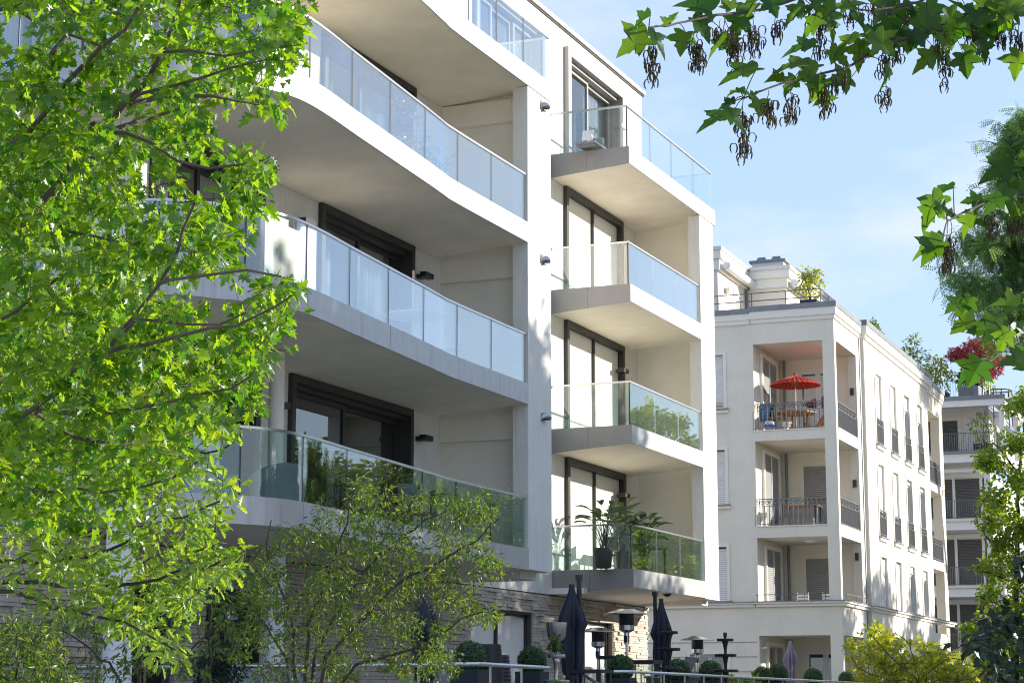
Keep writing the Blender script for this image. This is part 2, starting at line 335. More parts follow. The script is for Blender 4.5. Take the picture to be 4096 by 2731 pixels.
# ---- balconies
CURVE=[(36.46,14.45),(32,14.45),(31.2,14.41),(30.4,14.34),(28.8,14.22),(27.2,14.10),(26.3,14.02),(25.55,13.98),(25.1,14.0),(24.8,14.06),(24.5,14.2),(24.1,14.47),(23.75,14.75),(23.5,15.02),(23.32,15.4),(23.2,15.95),(23.15,16.6),(23.25,17.3),(23.43,18.2),(23.8,20),(24.2,22),(24.4,24),(24.55,26)]
CU=resample(CURVE,.22)
def cut(P,s0,s1):
    d=np.r_[0,np.cumsum(np.linalg.norm(np.diff(P,axis=0),axis=1))]
    s1=min(s1,d[-1]); ss=np.r_[s0,d[(d>s0+.01)&(d<s1-.01)],s1]
    return np.stack([np.interp(ss,d,P[:,0]),np.interp(ss,d,P[:,1])],1)
def plen(P): return float(np.sum(np.linalg.norm(np.diff(P,axis=0),axis=1)))
def balcony(path,back,top,joints,fjoints,zb,glass,side=1,rail='rail_metal',gtop=.965):
    """path = outer edge seen from the street; zb(p) = underside height"""
    poly=[tuple(p) for p in path]+back
    n=len(poly); vs=[(p[0],p[1],zb(p)) for p in poly]+[(p[0],p[1],top) for p in poly]
    m=MB().add(vs,[tuple(range(n-1,-1,-1)),tuple(range(n,2*n))]+[(i,(i+1)%n,n+(i+1)%n,n+i) for i in range(n)])
    o=m.build('balcony','soffit',b1)
    for a,b in zip(fjoints,fjoints[1:]):
        MB().ribbon(cut(path,a+.004,b-.004),lambda p:zb(p)-.012,top+.004,-side*.004,-side*.03).build('fascia','fascia',o,smooth=35)
    for a,b in zip(joints,joints[1:]):
        MB().ribbon(cut(path,a+.008,b-.008),top+.008,top+gtop,side*.035,side*.049).build('glass_panel',glass,o,smooth=35)
        q=cut(path,b-.012,b+.012)
        if b<joints[-1]-.1: MB().ribbon(q,top+.01,top+gtop,side*.034,side*.050).build('glass_joint','frame_dark',o)
    MB().ribbon(cut(path,joints[0],joints[-1]),top+gtop+.002,top+gtop+.04,side*.02,side*.066).build('handrail',rail,o,smooth=35)
    return o
def main_path(x_start):
    i=np.argmax(CU[:,0]<=x_start-.001); P=np.vstack([[x_start,14.45],CU[i:]]); return P
zbm=lambda top:(lambda p: top-.385-.155*min(1,max(0,(min(p[1]-14.45,p[0]-23.15 if p[1]>15.2 else 9))/2.0)) )
for i,top in enumerate(ST):
    xs=35.232 if i<3 else 36.52; P=main_path(xs); Ln=plen(P)
    js=[0]; x0=xs
    first=[35.25-33.57,1.55,1.64,1.62,1.62,1.62] if i<3 else [1.38,1.35,1.33,1.6,1.62,1.62]
    for w_ in first: js.append(js[-1]+w_)
    while js[-1]+1.3<Ln: js.append(js[-1]+1.3)
    fj=[0,3.25,6.55,9.8,12.0,14.0,16.5,19.0,Ln] if i<3 else [0,1.3,3.95,7.2,10.4,12.6,14.6,17,Ln]
    zt=lambda p,top=top:(top-.385-.15*min(1,max(0,p[1]-14.46)/2.0) if p[0]>23.9 else top-.385)
    bk=[(24.61,26),(24.61,WY-.004),(xs,WY-.004)]
    if i==3: bk=[(24.61,26),(24.61,WY-.004),(36.52,WY-.004)]
    balcony(P,bk,top,js,fj,zt,'rail_glass' if i else 'rail_glass_green',side=-1,gtop=.965)
    if i==3:   # glass return at the open end of the top terrace
        q=np.array([[36.47,14.5],[36.47,WY-.01]])
        o=MB().ribbon(q,top+.01,top+.965,-.007,.007).build('glass_panel','rail_glass',b1)
        MB().ribbon(q,top+.967,top+1.005,-.023,.023).build('handrail','rail_metal',o)
for i,top in enumerate(ST):
    xe=46.865 if i<3 else 48.2
    P=np.array([(41.55,WY-.004),(41.55,14.55),(xe,14.55)]); zt=lambda p,top=top: top-.385-.155*max(0,min(1,(p[1]-14.55)/1.9))
    # side run and front run meet in a mitred corner
    poly=[(41.55,WY-.004),(41.55,14.55),(xe,14.55),(xe,WY-.004)]
    vs=[(p[0],p[1],zt(p)) for p in poly]+[(p[0],p[1],top) for p in poly]
    o=MB().add(vs,[(3,2,1,0),(4,5,6,7),(0,1,5,4),(1,2,6,5),(2,3,7,6),(3,0,4,7)]).build('balcony','soffit',b1)
    seg=lambda a,b,c,d,e: MB().ribbon(np.array([a,b]),c,d,*e)
    zb=lambda p,zt=zt: zt(p)-.012
    ys=[WY-.006,15.55,14.52]
    for a,b in zip(ys,ys[1:]): seg((41.55,a),(41.55,b+.004),zb,top+.004,(-.004,-.03)).build('fascia','frame_grey' ,o)
    xs=[41.523,44.6,xe] if i<3 else [41.523,43.0,44.6,46.2,47.3,xe]
    for a,b in zip(xs,xs[1:]): seg((a,14.55),(b-.004,14.55),zb,top+.004,(-.004,-.03)).build('fascia','fascia',o)
    gl='rail_glass' if i>1 else 'rail_glass_green'
    for a,b in ((WY-.02,15.55),(15.54,14.60)): seg((41.59,a),(41.59,b),top+.008,top+.965,(.0,.014)).build('glass_panel',gl,o)
    n=3 if i<3 else 4; gx=np.linspace(41.62,xe-.03,n+1)
    if i==3: gx=np.array([41.62,43.25,44.85,46.6,48.1])
    for a,b in zip(gx,gx[1:]):
        seg((a+.008,14.59),(b-.008,14.59),top+.008,top+.965,(.0,.014)).build('glass_panel',gl,o)
        if b<gx[-1]-.1: MB().box(b-.012,b+.012,14.588,14.606,top+.01,top+.965).build('glass_joint','steel',o)
    MB().box(41.582,41.612,14.585,14.61,top+.01,top+.965).build('glass_joint','frame_dark',o)
    MB().box(41.57,41.616,14.572,WY-.01,top+.967,top+1.005).build('handrail','rail_metal',o)
    MB().box(41.617,gx[-1],14.572,14.618,top+.967,top+1.005).build('handrail','rail_metal',o)
    if i==3:
        seg((48.1,14.6),(48.1,WY-.02),top+.008,top+.965,(.0,.014)).build('glass_panel',gl,o)
        MB().box(48.09,48.13,14.62,WY-.01,top+.967,top+1.005).build('handrail','rail_metal',o)
# ---- lamps on the walls
def wall_lamp(x,z,m='dark_metal'):
    MB().box(x,x+.36,WY-.26,WY-.13,z,z+.10).box(x+.1,x+.26,WY-.13,WY-.002,z+.0,z+.08).build('wall_lamp',m,b1)
for px,py in ((1212,880),(1693,1095),(1690,1747)):
    p=onY(px,py,WY-.2); wall_lamp(p[0],p[2]-.05)
for px,py in ((2486,963),(2487,1478),(2492,1978)):
    p=onY(px,py,WY-.2); wall_lamp(p[0],p[2]-.05)
p=onY(2478,500,WY-.2); wall_lamp(p[0],p[2]-.05,'frame_grey')
p=onY(1150,1625,WY-.2); wall_lamp(p[0]-.36,p[2]-.05)
for px,py in ((2171,428),(2172,1041),(2175,1667)):
    p=onY(px,py,14.44); m=MB(); pr=[]
    n=14; vs=[];fc=[]
    for a in range(n+1):                                      # half dome, open towards the ground
        th=math.pi*a/n
        for b in range(8):
            ph=math.pi*.62*b/7; r=.15
            vs.append((p[0]-r*math.cos(th)*math.cos(ph*.0)*math.sin(math.pi/2*1-ph*.0)*(1 if b==0 else math.cos(ph)),14.43-r*math.sin(ph)*1.05*math.sin(th)**.5 if th not in(0,math.pi) else 14.43, p[2]+r*1.1*math.sin(th)*(1 if b==0 else math.cos(ph*.85))-.07))
    for a in range(n):
        for b in range(7): fc.append((a*8+b,(a+1)*8+b,(a+1)*8+b+1,a*8+b+1))
    m.add(vs,fc).add([(p[0]-.15,14.425,p[2]-.09),(p[0]+.15,14.425,p[2]-.09),(p[0]+.15,14.437,p[2]+.11),(p[0]-.15,14.437,p[2]+.11)],[(0,1,2,3)])
    m.build('dome_lamp','dome_steel',b1,smooth=50)
p=onZ(2684,2373,4.0); MB().lathe([(.10,0),(.10,-.02),(.07,-.05),(.03,-.07)],(p[0],14.75,4.0),16).build('ceiling_lamp','dark_metal',b1)
# ---- ground floor: rough stone strips, recessed glazing
def inh(u0,u1,z,hs): return any(u1>h[0] and u0<h[1] and h[2]-.02<z<h[3]+.04 for h in hs)
MB().holes(17,48.0,1.16,3.868,holes_g,lambda u,d,z:(u,WY+.035+d,z),.35).build('stone_backing','mortar',b1)
rnd=random.Random(3); m=MB(); z=1.16
while z<3.82:
    hgt=rnd.choice((.055,.07,.085)); u=17-rnd.random()*.4
    if z+hgt>3.862: hgt=3.862-z
    while u<48.0:
        w_=rnd.uniform(.22,.75); u1=min(u+w_,48.02)
        segs=[(u,u1)]
        for h in holes_g:
            if h[2]-.02<z+hgt/2<h[3]+.03:
                ns=[]
                for a,b in segs:
                    if b<=h[0] or a>=h[1]: ns.append((a,b))
                    else:
                        if a<h[0]: ns.append((a,h[0]))
                        if b>h[1]: ns.append((h[1],b))
                segs=ns
        for a,b in segs:
            if b-a>.03:
                o_=rnd.choice((0,.0,.01,.02,.035,.05)); m.box(a,b-.006,WY-.012-o_+rnd.uniform(-.004,.004),WY+.034,z,z+hgt-.007)
        u=u1
    z+=hgt
m.build('stone_facing','brick',b1)
for k,h in enumerate(holes_g[:2]):
    fg=lambda u,d,z:(u,WY+.14+d,z); window(b1,fg,h[0],h[1],h[2],h[3],'blind',1,'frame_dark',.05,.0,.10)
for k,h in enumerate(holes_g[2:]):
    fg=lambda u,d,z:(u,WY+.14+d,z); window(b1,fg,h[0],h[1],h[2],h[3],'room',1,'frame_dark',.07,.0,.10)
MB().box(41.3,41.53,15.6,WY-.005,3.87,4.0).build('band','white_wall',b1)
for px in (1086,470):
    q=onY(px,2600,15.4 if px>700 else 14.6); MB().lathe([(.19,1.155),(.19,4.0 if px>700 else 4.0)],(q[0],q[1],0),28).build('column','white_wall',b1,smooth=60)
q=onY(1103,1750,15.7); MB().lathe([(.125,4.41),(.125,7.08)],(q[0],15.7,0),28).build('column','loggia',b1,smooth=60)
# ------------------------------------------------------------------ cream apartment house behind
P2=(65.097,15.535,0); TH=R(1.2)
b2=empty('cream_apartment_house',P2,'cream rendered apartment house with corner loggias, scrolled iron railings and slatted shutters','building',rz=TH)
T2=wm(b2); M2=lambda: MB(T2)
def w2(x,y,z): v=T2@Vector((x,y,z)); return (v.x,v.y,v.z)
fl=[(1.16,3.65),(4.76,6.90),(7.30,10.17),(10.54,13.50)]      # sill/floor and soffit of each loggia
f_f=lambda x0:(lambda u,d,z:(x0+d,u,z)); f_s=lambda y0:(lambda u,d,z:(u,y0+d,z))
def slats(mb,f,a,b,c,d,dd,step=.065):
    n=int((d-c)/step)
    for i in range(n):
        z=c+i*step; mb.add([f(a,dd,z),f(b,dd,z),f(b,dd+.0,z+step*.72),f(a,dd,z+step*.72),f(b,dd+.022,z+step),f(a,dd+.022,z+step)],[(0,1,2,3),(3,2,4,5)])
def wn(parent,T,f,a,b,c,d,shut=1.,trim='trim_cream',sm='shutter',mull=0,sill=True,tw=.11,gl=True,rec=.16):
    m=MB(T); frame4(f,a-tw,b+tw,c-(0 if sill else 0),d+tw,tw,-.035,.0,m,bottom=False)
    if sill: fbox(m,f,a-tw-.05,b+tw+.05,-.09,.0,c-.16,c-.06)
    o=m.build('window',trim,parent)
    if sill: s=MB(T); fbox(s,f,a-tw-.05,b+tw+.05,-.13,rec,c-.055,c-.005); s.build('sill','zinc',o)
    zs=d-(d-c)*shut
    if shut>.05:
        s=MB(T); slats(s,f,a+.02,b-.02,zs,d-.01,rec-.05); s.build('shutter',sm,o)
    if shut<.97:
        fr=MB(T); n=mull+1; iw=(b-a)/n
        for k in range(n):
            frame4(f,a+k*iw+.002,a+(k+1)*iw-.002,c+.002,zs-.003 if shut>.05 else d-.003,.07,rec+.01,rec+.07,fr)
        fr.build('sash','white_obj',o)
        g=MB(T); g.add([f(a+.03,rec+.05,c+.03),f(b-.03,rec+.05,c+.03),f(b-.03,rec+.05,zs-.03),f(a+.03,rec+.05,zs-.03)],[(0,1,2,3)]); g.build('pane','pane',o)
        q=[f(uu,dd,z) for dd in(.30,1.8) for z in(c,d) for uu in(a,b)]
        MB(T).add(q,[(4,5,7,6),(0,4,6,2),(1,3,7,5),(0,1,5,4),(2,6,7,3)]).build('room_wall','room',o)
    elif True:
        g=MB(T); g.add([f(a,rec+.06,c),f(b,rec+.06,c),f(b,rec+.06,d),f(a,rec+.06,d)],[(0,1,2,3)]); g.build('pane','shutter_dark',o)
    return o
def railing(parent,T,f,a,b,z0,h=.92,m_='iron',step=.125,scroll=True,ends=(0,0),ring=.1):
    m=MB(T); zt=z0+h; zm=zt-.24
    m.bar(f(a,0,zt),f(b,0,zt),.04,.03); m.bar(f(a,0,z0+.06),f(b,0,z0+.06),.03,.025)
    if scroll: m.bar(f(a,0,zm),f(b,0,zm),.03,.02)
    n=max(2,int(round((b-a)/step)))
    for i in range(n+1):
        u=a+(b-a)*i/n; m.bar(f(u,0,z0),f(u,0,(zt if i%2==0 or not scroll else zm)),.026,.026)
    if scroll:
        for i in range(0,n,1):
            if n>8 and i%2 and False: continue
            u=a+(b-a)*(i+.5)/n; r=min(ring,(b-a)/n*.62) if n<=6 else (b-a)/n*.5
            pts=[f(u+r*(1-.05*k)*math.cos(k*.62),0,zm+.12+r*(1-.05*k)*math.sin(k*.62)) for k in range(15)]
            m.tube(pts,.012,4)
    return m.build('railing',m_,parent)
# front (shaded) side: wall beyond the loggia bay
hs=[(3.88,5.16,11.36,13.22),(3.88,5.16,8.08,9.94),(3.88,5.16,4.83,6.64),(3.92,5.22,1.16,3.06)]
M2().holes(2.84,22,1.16,14.36,hs,f_f(.06),.26).build('wall','render_cream',b2)
for i,h in enumerate(hs):
    wn(b2,T2,f_f(.06),*h,shut=[.88,1,1,0][i],mull=0 if i<3 else 1,sill=i<3)
m=M2()
for z in (3.45,2.97,2.48,1.98): m.box(.045,.062,2.9,22,z-.012,z+.012)
m.build('joint_lines','shutter_grey',b2)
# corner bay: pillar, bands, loggia rooms
M2().box(-.004,.245,-.004,.40,1.16,13.499).build('pillar','render_cream',b2)
bands=[(13.502,14.36),(10.17,10.50),(6.90,7.26),(3.652,4.25)]
for z0,z1 in bands:
    M2().box(0,4.0,0,2.80,z0,z1).build('floor_band','render_cream',b2)
M2().box(.001,.2,.001,2.80,4.251,4.60).box(.201,3.7,.001,.2,4.251,4.60).build('parapet','render_cream',b2)
for z in (10.502,7.262): 
    M2().box(-.03,.30,.40,2.83,z,z+.036).box(.245,3.5,-.03,.30,z,z+.036).build('sill','trim_cream',b2)
M2().box(.0,3.72,2.801,2.838,1.16,14.36).build('bay_wall','render_cream',b2)
M2().box(3.72,3.97,0,2.8,1.16,13.5).build('loggia_wall','loggia',b2)
M2().box(3.50,3.718,-.003,.30,1.16,13.499).box(3.719,3.979,-.006,-.003,1.16,13.499).build('loggia_pier','render_cream',b2)
for i,(z0,z1) in enumerate(fl):
    # big window on the inner left wall (faces the street) and a door at the back
    fL=lambda u,d,z:(u,2.80-.0+d,z); fB=lambda u,d,z:(3.72+d,u,z)
    T=T2; a,b=.95,2.95; d=z1-.30
    m=MB(T); frame4(fL,a-.12,b+.12,z0,d+.12,.12,-.10,-.004,m,bottom=False); o=m.build('window','trim_cream',b2)
    s=MB(T); zs=(z0+.02 if i in(1,2) else (d-1.15 if i==3 else d-.12)); slats(s,fL,a,b,zs,d,-.05); s.build('shutter','shutter_grey',o)
    m=MB(T); fbox(m,fL,1.95,2.03,-.07,-.01,z0,d); o2=m.build('mullion','white_obj',o)
    if zs>z0+.5: MB(T).add([fL(a,-.012,z0),fL(b,-.012,z0),fL(b,-.012,zs),fL(a,-.012,zs)],[(0,1,2,3)]).build('pane','shutter_dark',o); MB(T).add([fL(a,-.03,z0),fL(b,-.03,z0),fL(b,-.03,zs),fL(a,-.03,zs)],[(0,1,2,3)]).build('pane','pane',o)
    a,b=.95,2.02 if i in(1,2) else 2.08; d=z1-.45
    m=MB(T); frame4(fB,a-.12,b+.12,z0,d+.12,.12,-.05,-.002,m,bottom=False); o=m.build('door','trim_cream',b2)
    if i in(1,2): s=MB(T); slats(s,fB,a,b,z0+.02,d,-.04); s.build('shutter','shutter_grey',o)
    else:
        m=MB(T); frame4(fB,a,1.40,z0+.01,d,.09,-.045,-.004,m); frame4(fB,1.405,b,z0+.01,d,.09,-.045,-.004,m); m.build('sash','white_obj',o)
        MB(T).add([fB(a+.08,-.012,z0+.08),fB(b-.08,-.012,z0+.08),fB(b-.08,-.012,d-.08),fB(a+.08,-.012,d-.08)],[(0,1,2,3)]).build('pane','shutter_dark',o)
        MB(T).add([fB(a+.08,-.02,z0+.08),fB(b-.08,-.02,z0+.08),fB(b-.08,-.02,d-.08),fB(a+.08,-.02,d-.08)],[(0,1,2,3)]).build('pane','pane',o)
    M2().tube([(3.62,2.62,z0),(3.62,2.62,z1-.02)],.05,8).build('downpipe','zinc',b2)
    if i: M2().box(3.40,3.5-.001,.10,.22,z0+1.55,z0+1.80).build('wall_lamp','dark_metal',b2)
M2().lathe([(.22,0),(.22,-.03),(.17,-.08),(.05,-.11)],(1.4,1.3,6.898),18).build('ceiling_lamp','white_obj',b2)
for i in (2,3):
    z=fl[i][0]
    railing(b2,T2,lambda u,d,z_:(-.0+.06,u,z_),.42,2.86,z,.90,'iron_pale',.165,ring=.12)
    railing(b2,T2,lambda u,d,z_:(u,.06,z_),.27,3.48,z,.92,'iron',.12)
# cornices, grooves
M2().box(-.05,4.0,-.05,2.86,14.22,14.36).box(-.10,4.0,-.10,2.90,14.361,14.62).build('cornice','trim_cream',b2)
M2().box(.0,4.0,2.905,22,14.22,14.36).box(-.03,4.0,2.905,22,14.361,14.58).build('cornice','trim_cream',b2)
M2().box(-.13,4.05,-.13,2.93,14.622,14.80).box(-.06,4.05,2.935,22,14.582,14.76).build('coping','zinc',b2)
m=M2(); m.box(-.10,4.0,-.10,2.86,4.602,4.70).box(-.17,4.0,-.17,2.92,4.701,4.76).box(-.04,4.0,2.925,22,4.602,4.70).box(-.11,4.0,2.925,22,4.701,4.75); m.build('cornice','trim_cream',b2)
m=M2(); m.box(-.2,4.0,-.2,2.95,4.761,4.785).box(-.14,.055,2.955,22,4.751,4.775); m.build('cornice_cover','zinc',b2)
m=M2(); m.bar((-.1,.45,5.0),(-.1,2.86,5.0),.025); m.bar((.3,-.1,5.0),(3.4,-.1,5.0),.025)
for y in(.5,1.2,2.0,2.8): m.bar((-.1,y,4.78),(-.1,y,5.0),.02)
for x in(.4,1.9,3.3): m.bar((x,-.1,4.78),(x,-.1,5.0),.02)
m.build('low_rail','iron',b2)
# sunny side: recessed pipe strip, main stretch with four window axes, far loggias
Y0=-.11
M2().box(3.98,4.40,.10,.30,1.16,14.36).build('recess_wall','render_cream',b2)
M2().tube([(4.2,.03,1.2),(4.2,.03,14.2)],.05,8).build('downpipe','zinc',b2)
us=[(6.22,7.32),(9.03,10.13),(11.80,12.92),(14.62,15.74)]
lev=[(4.80,6.62),(7.34,9.98),(10.68,13.30)]
hs2=[(a,b,c,d) for a,b in us for c,d in lev]+[(a,b,1.9,3.2) for a,b in us]
M2().holes(4.42,17.25,1.16,14.42,hs2,f_s(Y0),.30).build('side_wall','render_cream',b2)
sh={0:1.,1:1.,2:.22,3:.26}
for k,(a,b) in enumerate(us):
    for j,(c,d) in enumerate(lev):
        s_=sh[k] if j==2 else ([1,1,.07,.07][k] if j==1 else [1,1,.15,.2][k])
        wn(b2,T2,f_s(Y0),a,b,c,d,shut=s_,mull=0,sill=j>0,rec=.10)
        if j: railing(b2,T2,lambda u,d_,z:(u,Y0-.05,z),a-.02,b+.02,c+.02,.92,'iron',.135)
    wn(b2,T2,f_s(Y0),a,b,1.9,3.2,shut=.0,sill=True,rec=.10)
for z0,z1 in bands: M2().box(17.26,21.6,.02,2.6,z0,z1).build('floor_band','render_cream',b2)
M2().box(17.26,17.5,.02,.28,1.16,13.5).build('pillar','render_cream',b2); M2().box(20.75,21.6,.02,.40,1.16,13.5).build('pillar','render_cream',b2)
M2().box(17.26,19.3,2.3,2.6,1.16,13.5).build('loggia_wall','loggia',b2)
for i in(2,3): railing(b2,T2,lambda u,d,z_:(u,.08,z_),17.52,20.73,fl[i][0],.92,'iron',.12)
M2().box(4.41,17.3,Y0-.06,.3,14.24,14.421).box(4.38,17.75,Y0-.12,.3,14.422,14.74).build('cornice','trim_cream',b2)
M2().box(4.36,17.76,Y0-.15,.34,14.742,14.93).build('coping','zinc',b2)
M2().box(17.26,21.66,-.04,2.6,14.24,14.36).box(17.77,21.72,-.08,2.6,14.361,14.62).build('cornice','trim_cream',b2)
M2().box(17.77,21.76,-.12,2.6,14.622,14.80).build('coping','zinc',b2)
M2().box(4.38,21.7,Y0-.07,-.0,4.602,4.70).box(4.34,21.76,Y0-.16,-.0,4.701,4.76).build('cornice','trim_cream',b2)
M2().box(4.33,21.78,Y0-.19,.05,4.761,4.785).build('cornice_cover','zinc',b2)
M2().box(3.98,21.6,2.61,22,1.16,14.3).build('body','render_cream',b2)
# roof terrace rail, penthouse
m=M2()
for z in (15.35,15.08): m.bar((.35,.5,z),(.35,22,z),.03); m.bar((.35,.5,z),(4.2,.5,z),.03)
for y in (.5,1.7,2.9,4.1,5.3): m.bar((.35,y,14.7),(.35,y,15.35),.03)
m.bar((1.6,.5,14.7),(1.6,.5,15.35),.03); m.build('roof_rail','iron',b2)
M2().box(3.6,20,5.0,22,14.3,17.0).box(7.5,20,3.42,4.99,14.3,17.0).build('penthouse_wall','render_cream',b2)
M2().box(3.5,20,4.9,22,17.001,17.40).box(3.42,20,4.82,22,17.401,17.72).box(7.42,20,3.34,4.81,17.001,17.36).box(7.34,20,3.24,4.81,17.361,17.68).build('penthouse_cornice','trim_cream',b2)
M2().box(3.38,20,4.78,22,17.721,17.85).box(7.28,20,3.18,4.77,17.681,17.82).build('penthouse_coping','coping',b2)
for x0,x1,y in ((3.75,7.3,4.82),(7.7,12.5,3.25)):
    pts=[(x0,y-.12,17.18),(x1,y-.12,17.18)]; M2().tube(pts,.15,14).build('awning_case','white_obj',b2,smooth=40)
wn(b2,T2,f_s(5.0-.002),5.85,6.75,14.4,16.55,shut=1.,sm='shutter_grey',sill=False,rec=.04)
M2().box(4.45,4.85,4.80,4.92,16.35,16.52).box(4.55,4.75,4.92,4.998,16.38,16.5).build('wall_lamp','coping',b2)
M2().tube([(7.35,4.9,17.0),(7.42,4.92,16.75),(7.42,4.92,14.4)],.05,8).build('downpipe','zinc',b2)
m=M2().box(9.2,14.5,3.9,5.15,17.83,18.40); o=m.build('chimney','coping',b2)
M2().box(9.1,14.6,3.8,5.25,18.401,18.49).build('chimney_cap','zinc',o)
m=M2()
for y in (4.05,4.65):
    m.add([(9.5,y,18.491),(11.2,y,18.491),(11.2,y+.46,18.491),(9.5,y+.46,18.491),(9.65,y+.08,18.72),(11.05,y+.08,18.72),(11.05,y+.38,18.72),(9.65,y+.38,18.72)],[(4,5,6,7),(0,1,5,4),(1,2,6,5),(2,3,7,6),(3,0,4,7)])
m.build('chimney_hood','zinc',o)
m=M2(); 
for x in (9.9,10.7,11.5,12.3,13.1): m.box(x,x+.05,3.885,3.9,17.84,18.4)
m.build('chimney_seam','zinc',o)
M2().box(1.0,1.35,1.95,3.15,14.82,15.02).build('roof_vent','dark_metal',b2)
# ------------------------------------------------------------------ third house, farther along
P3=(99.20,15.33,0)
b3=empty('stepped_apartment_house',P3,'pale stepped apartment house with dark roller shutters and a planted roof terrace','building',rz=TH)
T3=wm(b3); M3=lambda: MB(T3)
# slabs / balconies on the shaded front
f3=[3.74,6.99,10.26,13.60]
M3().box(2.2,16,3.9,24,0,13.3).build('wall','white_wall',b3)
M3().box(2.2,16,1.12,3.88,0,12.9).build('bay_wall','white_wall',b3)
for i,z in enumerate(f3):
    y0=.62 if i<3 else -.02
    M3().box(-.02,3.0,.30,24,z-.50,z-.08).build('floor_band','white_wall',b3)
    M3().box(-.10,3.0,.22,24,z-.079,z+.06).build('balcony_edge','zinc' if i==3 else 'coping',b3)
    railing(b3,T3,lambda u,d,zz:(.05,u,zz),.45,6.0,z+.06,.90,'iron',.115,scroll=False)
    railing(b3,T3,lambda u,d,zz:(u,.34,zz),.1,2.2,z+.06,.90,'iron',.115,scroll=False)
for z0,z1 in ((0,3.23),(3.81,6.48),(7.06,9.75),(10.33,13.0)):
    M3().box(.5,.85,.78,1.10,z0,z1-.002).build('pillar','white_wall',b3)
for i,(z0,z1) in enumerate(((.6,3.0),(3.8,6.25),(7.05,9.5),(10.32,12.55))):
    fB=lambda u,d,z:(2.195+d,u,z); m=MB(T3)
    fbox(m,fB,1.15,6.4,-.10,-.002,z1,z1+.22)
    for u in (1.50,2.86,4.3): fbox(m,fB,u-.07,u+.07,-.11,-.002,z0,z1)
    o=m.build('window','white_obj',b3)
    for a,b in ((1.14,1.42),(1.58,2.78),(2.94,4.2),(4.4,6.3)):
        s=MB(T3); slats(s,fB,a,b,z0,z1,-.06,.075); s.build('shutter','shutter_dark',o)
for z in (12.75,): M3().tube([(.6,1.1,z),(.6,7,z)],.12,12).build('awning_case','white_obj',b3)
# set-back top storey behind an open frame
hs3=[(2.62,4.6,13.7,15.55)]
M3().holes(1.05,24,13.6,16.2,hs3,lambda u,d,z:(2.6+d,u,z),.25).build('top_wall','white_wall',b3)
wn(b3,T3,lambda u,d,z:(2.6+d,u,z),2.62,4.6,13.68,15.55,shut=1.,sm='shutter_dark',sill=False,tw=.22,rec=.1)
M3().holes(2.6,20,13.6,16.2,[(4.3,5.2,14.0,15.5),(7.6,8.5,14.0,15.5)],lambda u,d,z:(u,1.05+d,z),.2).build('top_side_wall','white_wall',b3)
for a in(4.3,7.6): wn(b3,T3,lambda u,d,z:(u,1.05+d,z),a,a+.9,14.0,15.5,shut=1.,sm='shutter_grey',sill=False,rec=.1)
M3().box(2.5,2.6-.002,1.75,1.9,14.85,15.05).build('wall_lamp','white_obj',b3)
[M3().box(x_,x_+.30,-.08,.18,13.66,15.88).build('pillar','white_wall',b3) for x_ in (0,5.2,10.5)]
M3().box(0,.30,-.10,24,15.882,16.20).box(.302,18,-.10,.20,15.882,16.20).box(4.6,4.9,.202,1.04,15.882,16.20).build('frame_beam','white_wall',b3)
M3().box(-.06,18,-.16,.26,16.202,16.40).box(-.06,.40,.262,24,16.202,16.40).box(.6,18,1.0,24,16.202,16.44).build('coping','zinc',b3)
m=M3()
for z in(17.35,): m.bar((.9,1.6,z),(.9,24,z),.035); m.bar((.9,1.6,z),(14,1.6,z),.035)
for k in range(60): m.bar((.9,1.6+k*.13,16.44),(.9,1.6+k*.13,17.35),.016)
for k in range(60): m.bar((.9+k*.2,1.6,16.44),(.9+k*.2,1.6,17.35),.02)
m.build('roof_rail','iron',b3)
m=M3(); c=(3.2,.55)
for k in range(9):
    a=math.pi*2*k/9; m.bar((c[0]+.6*math.cos(a),c[1]+.6*math.sin(a),15.2 if math.cos(a)>-.3 else 16.4),(c[0]+.6*math.cos(a),c[1]+.6*math.sin(a),17.05),.045)
m.tube([(c[0]+.6*math.cos(k*.35),c[1]+.6*math.sin(k*.35),17.05) for k in range(19)],.035,6)
for yy in(.9,1.2): m.tube([(2.0+.25*math.sin(k*.4)*0,yy+.0,16.4+.75*math.sin(k*.314)) if 0 else (2.0+.55*(k/10.),yy,16.4+.8*math.sin(math.pi*k/10)) for k in range(11)],.03,6)
m.build('ladder_cage','iron',b3)
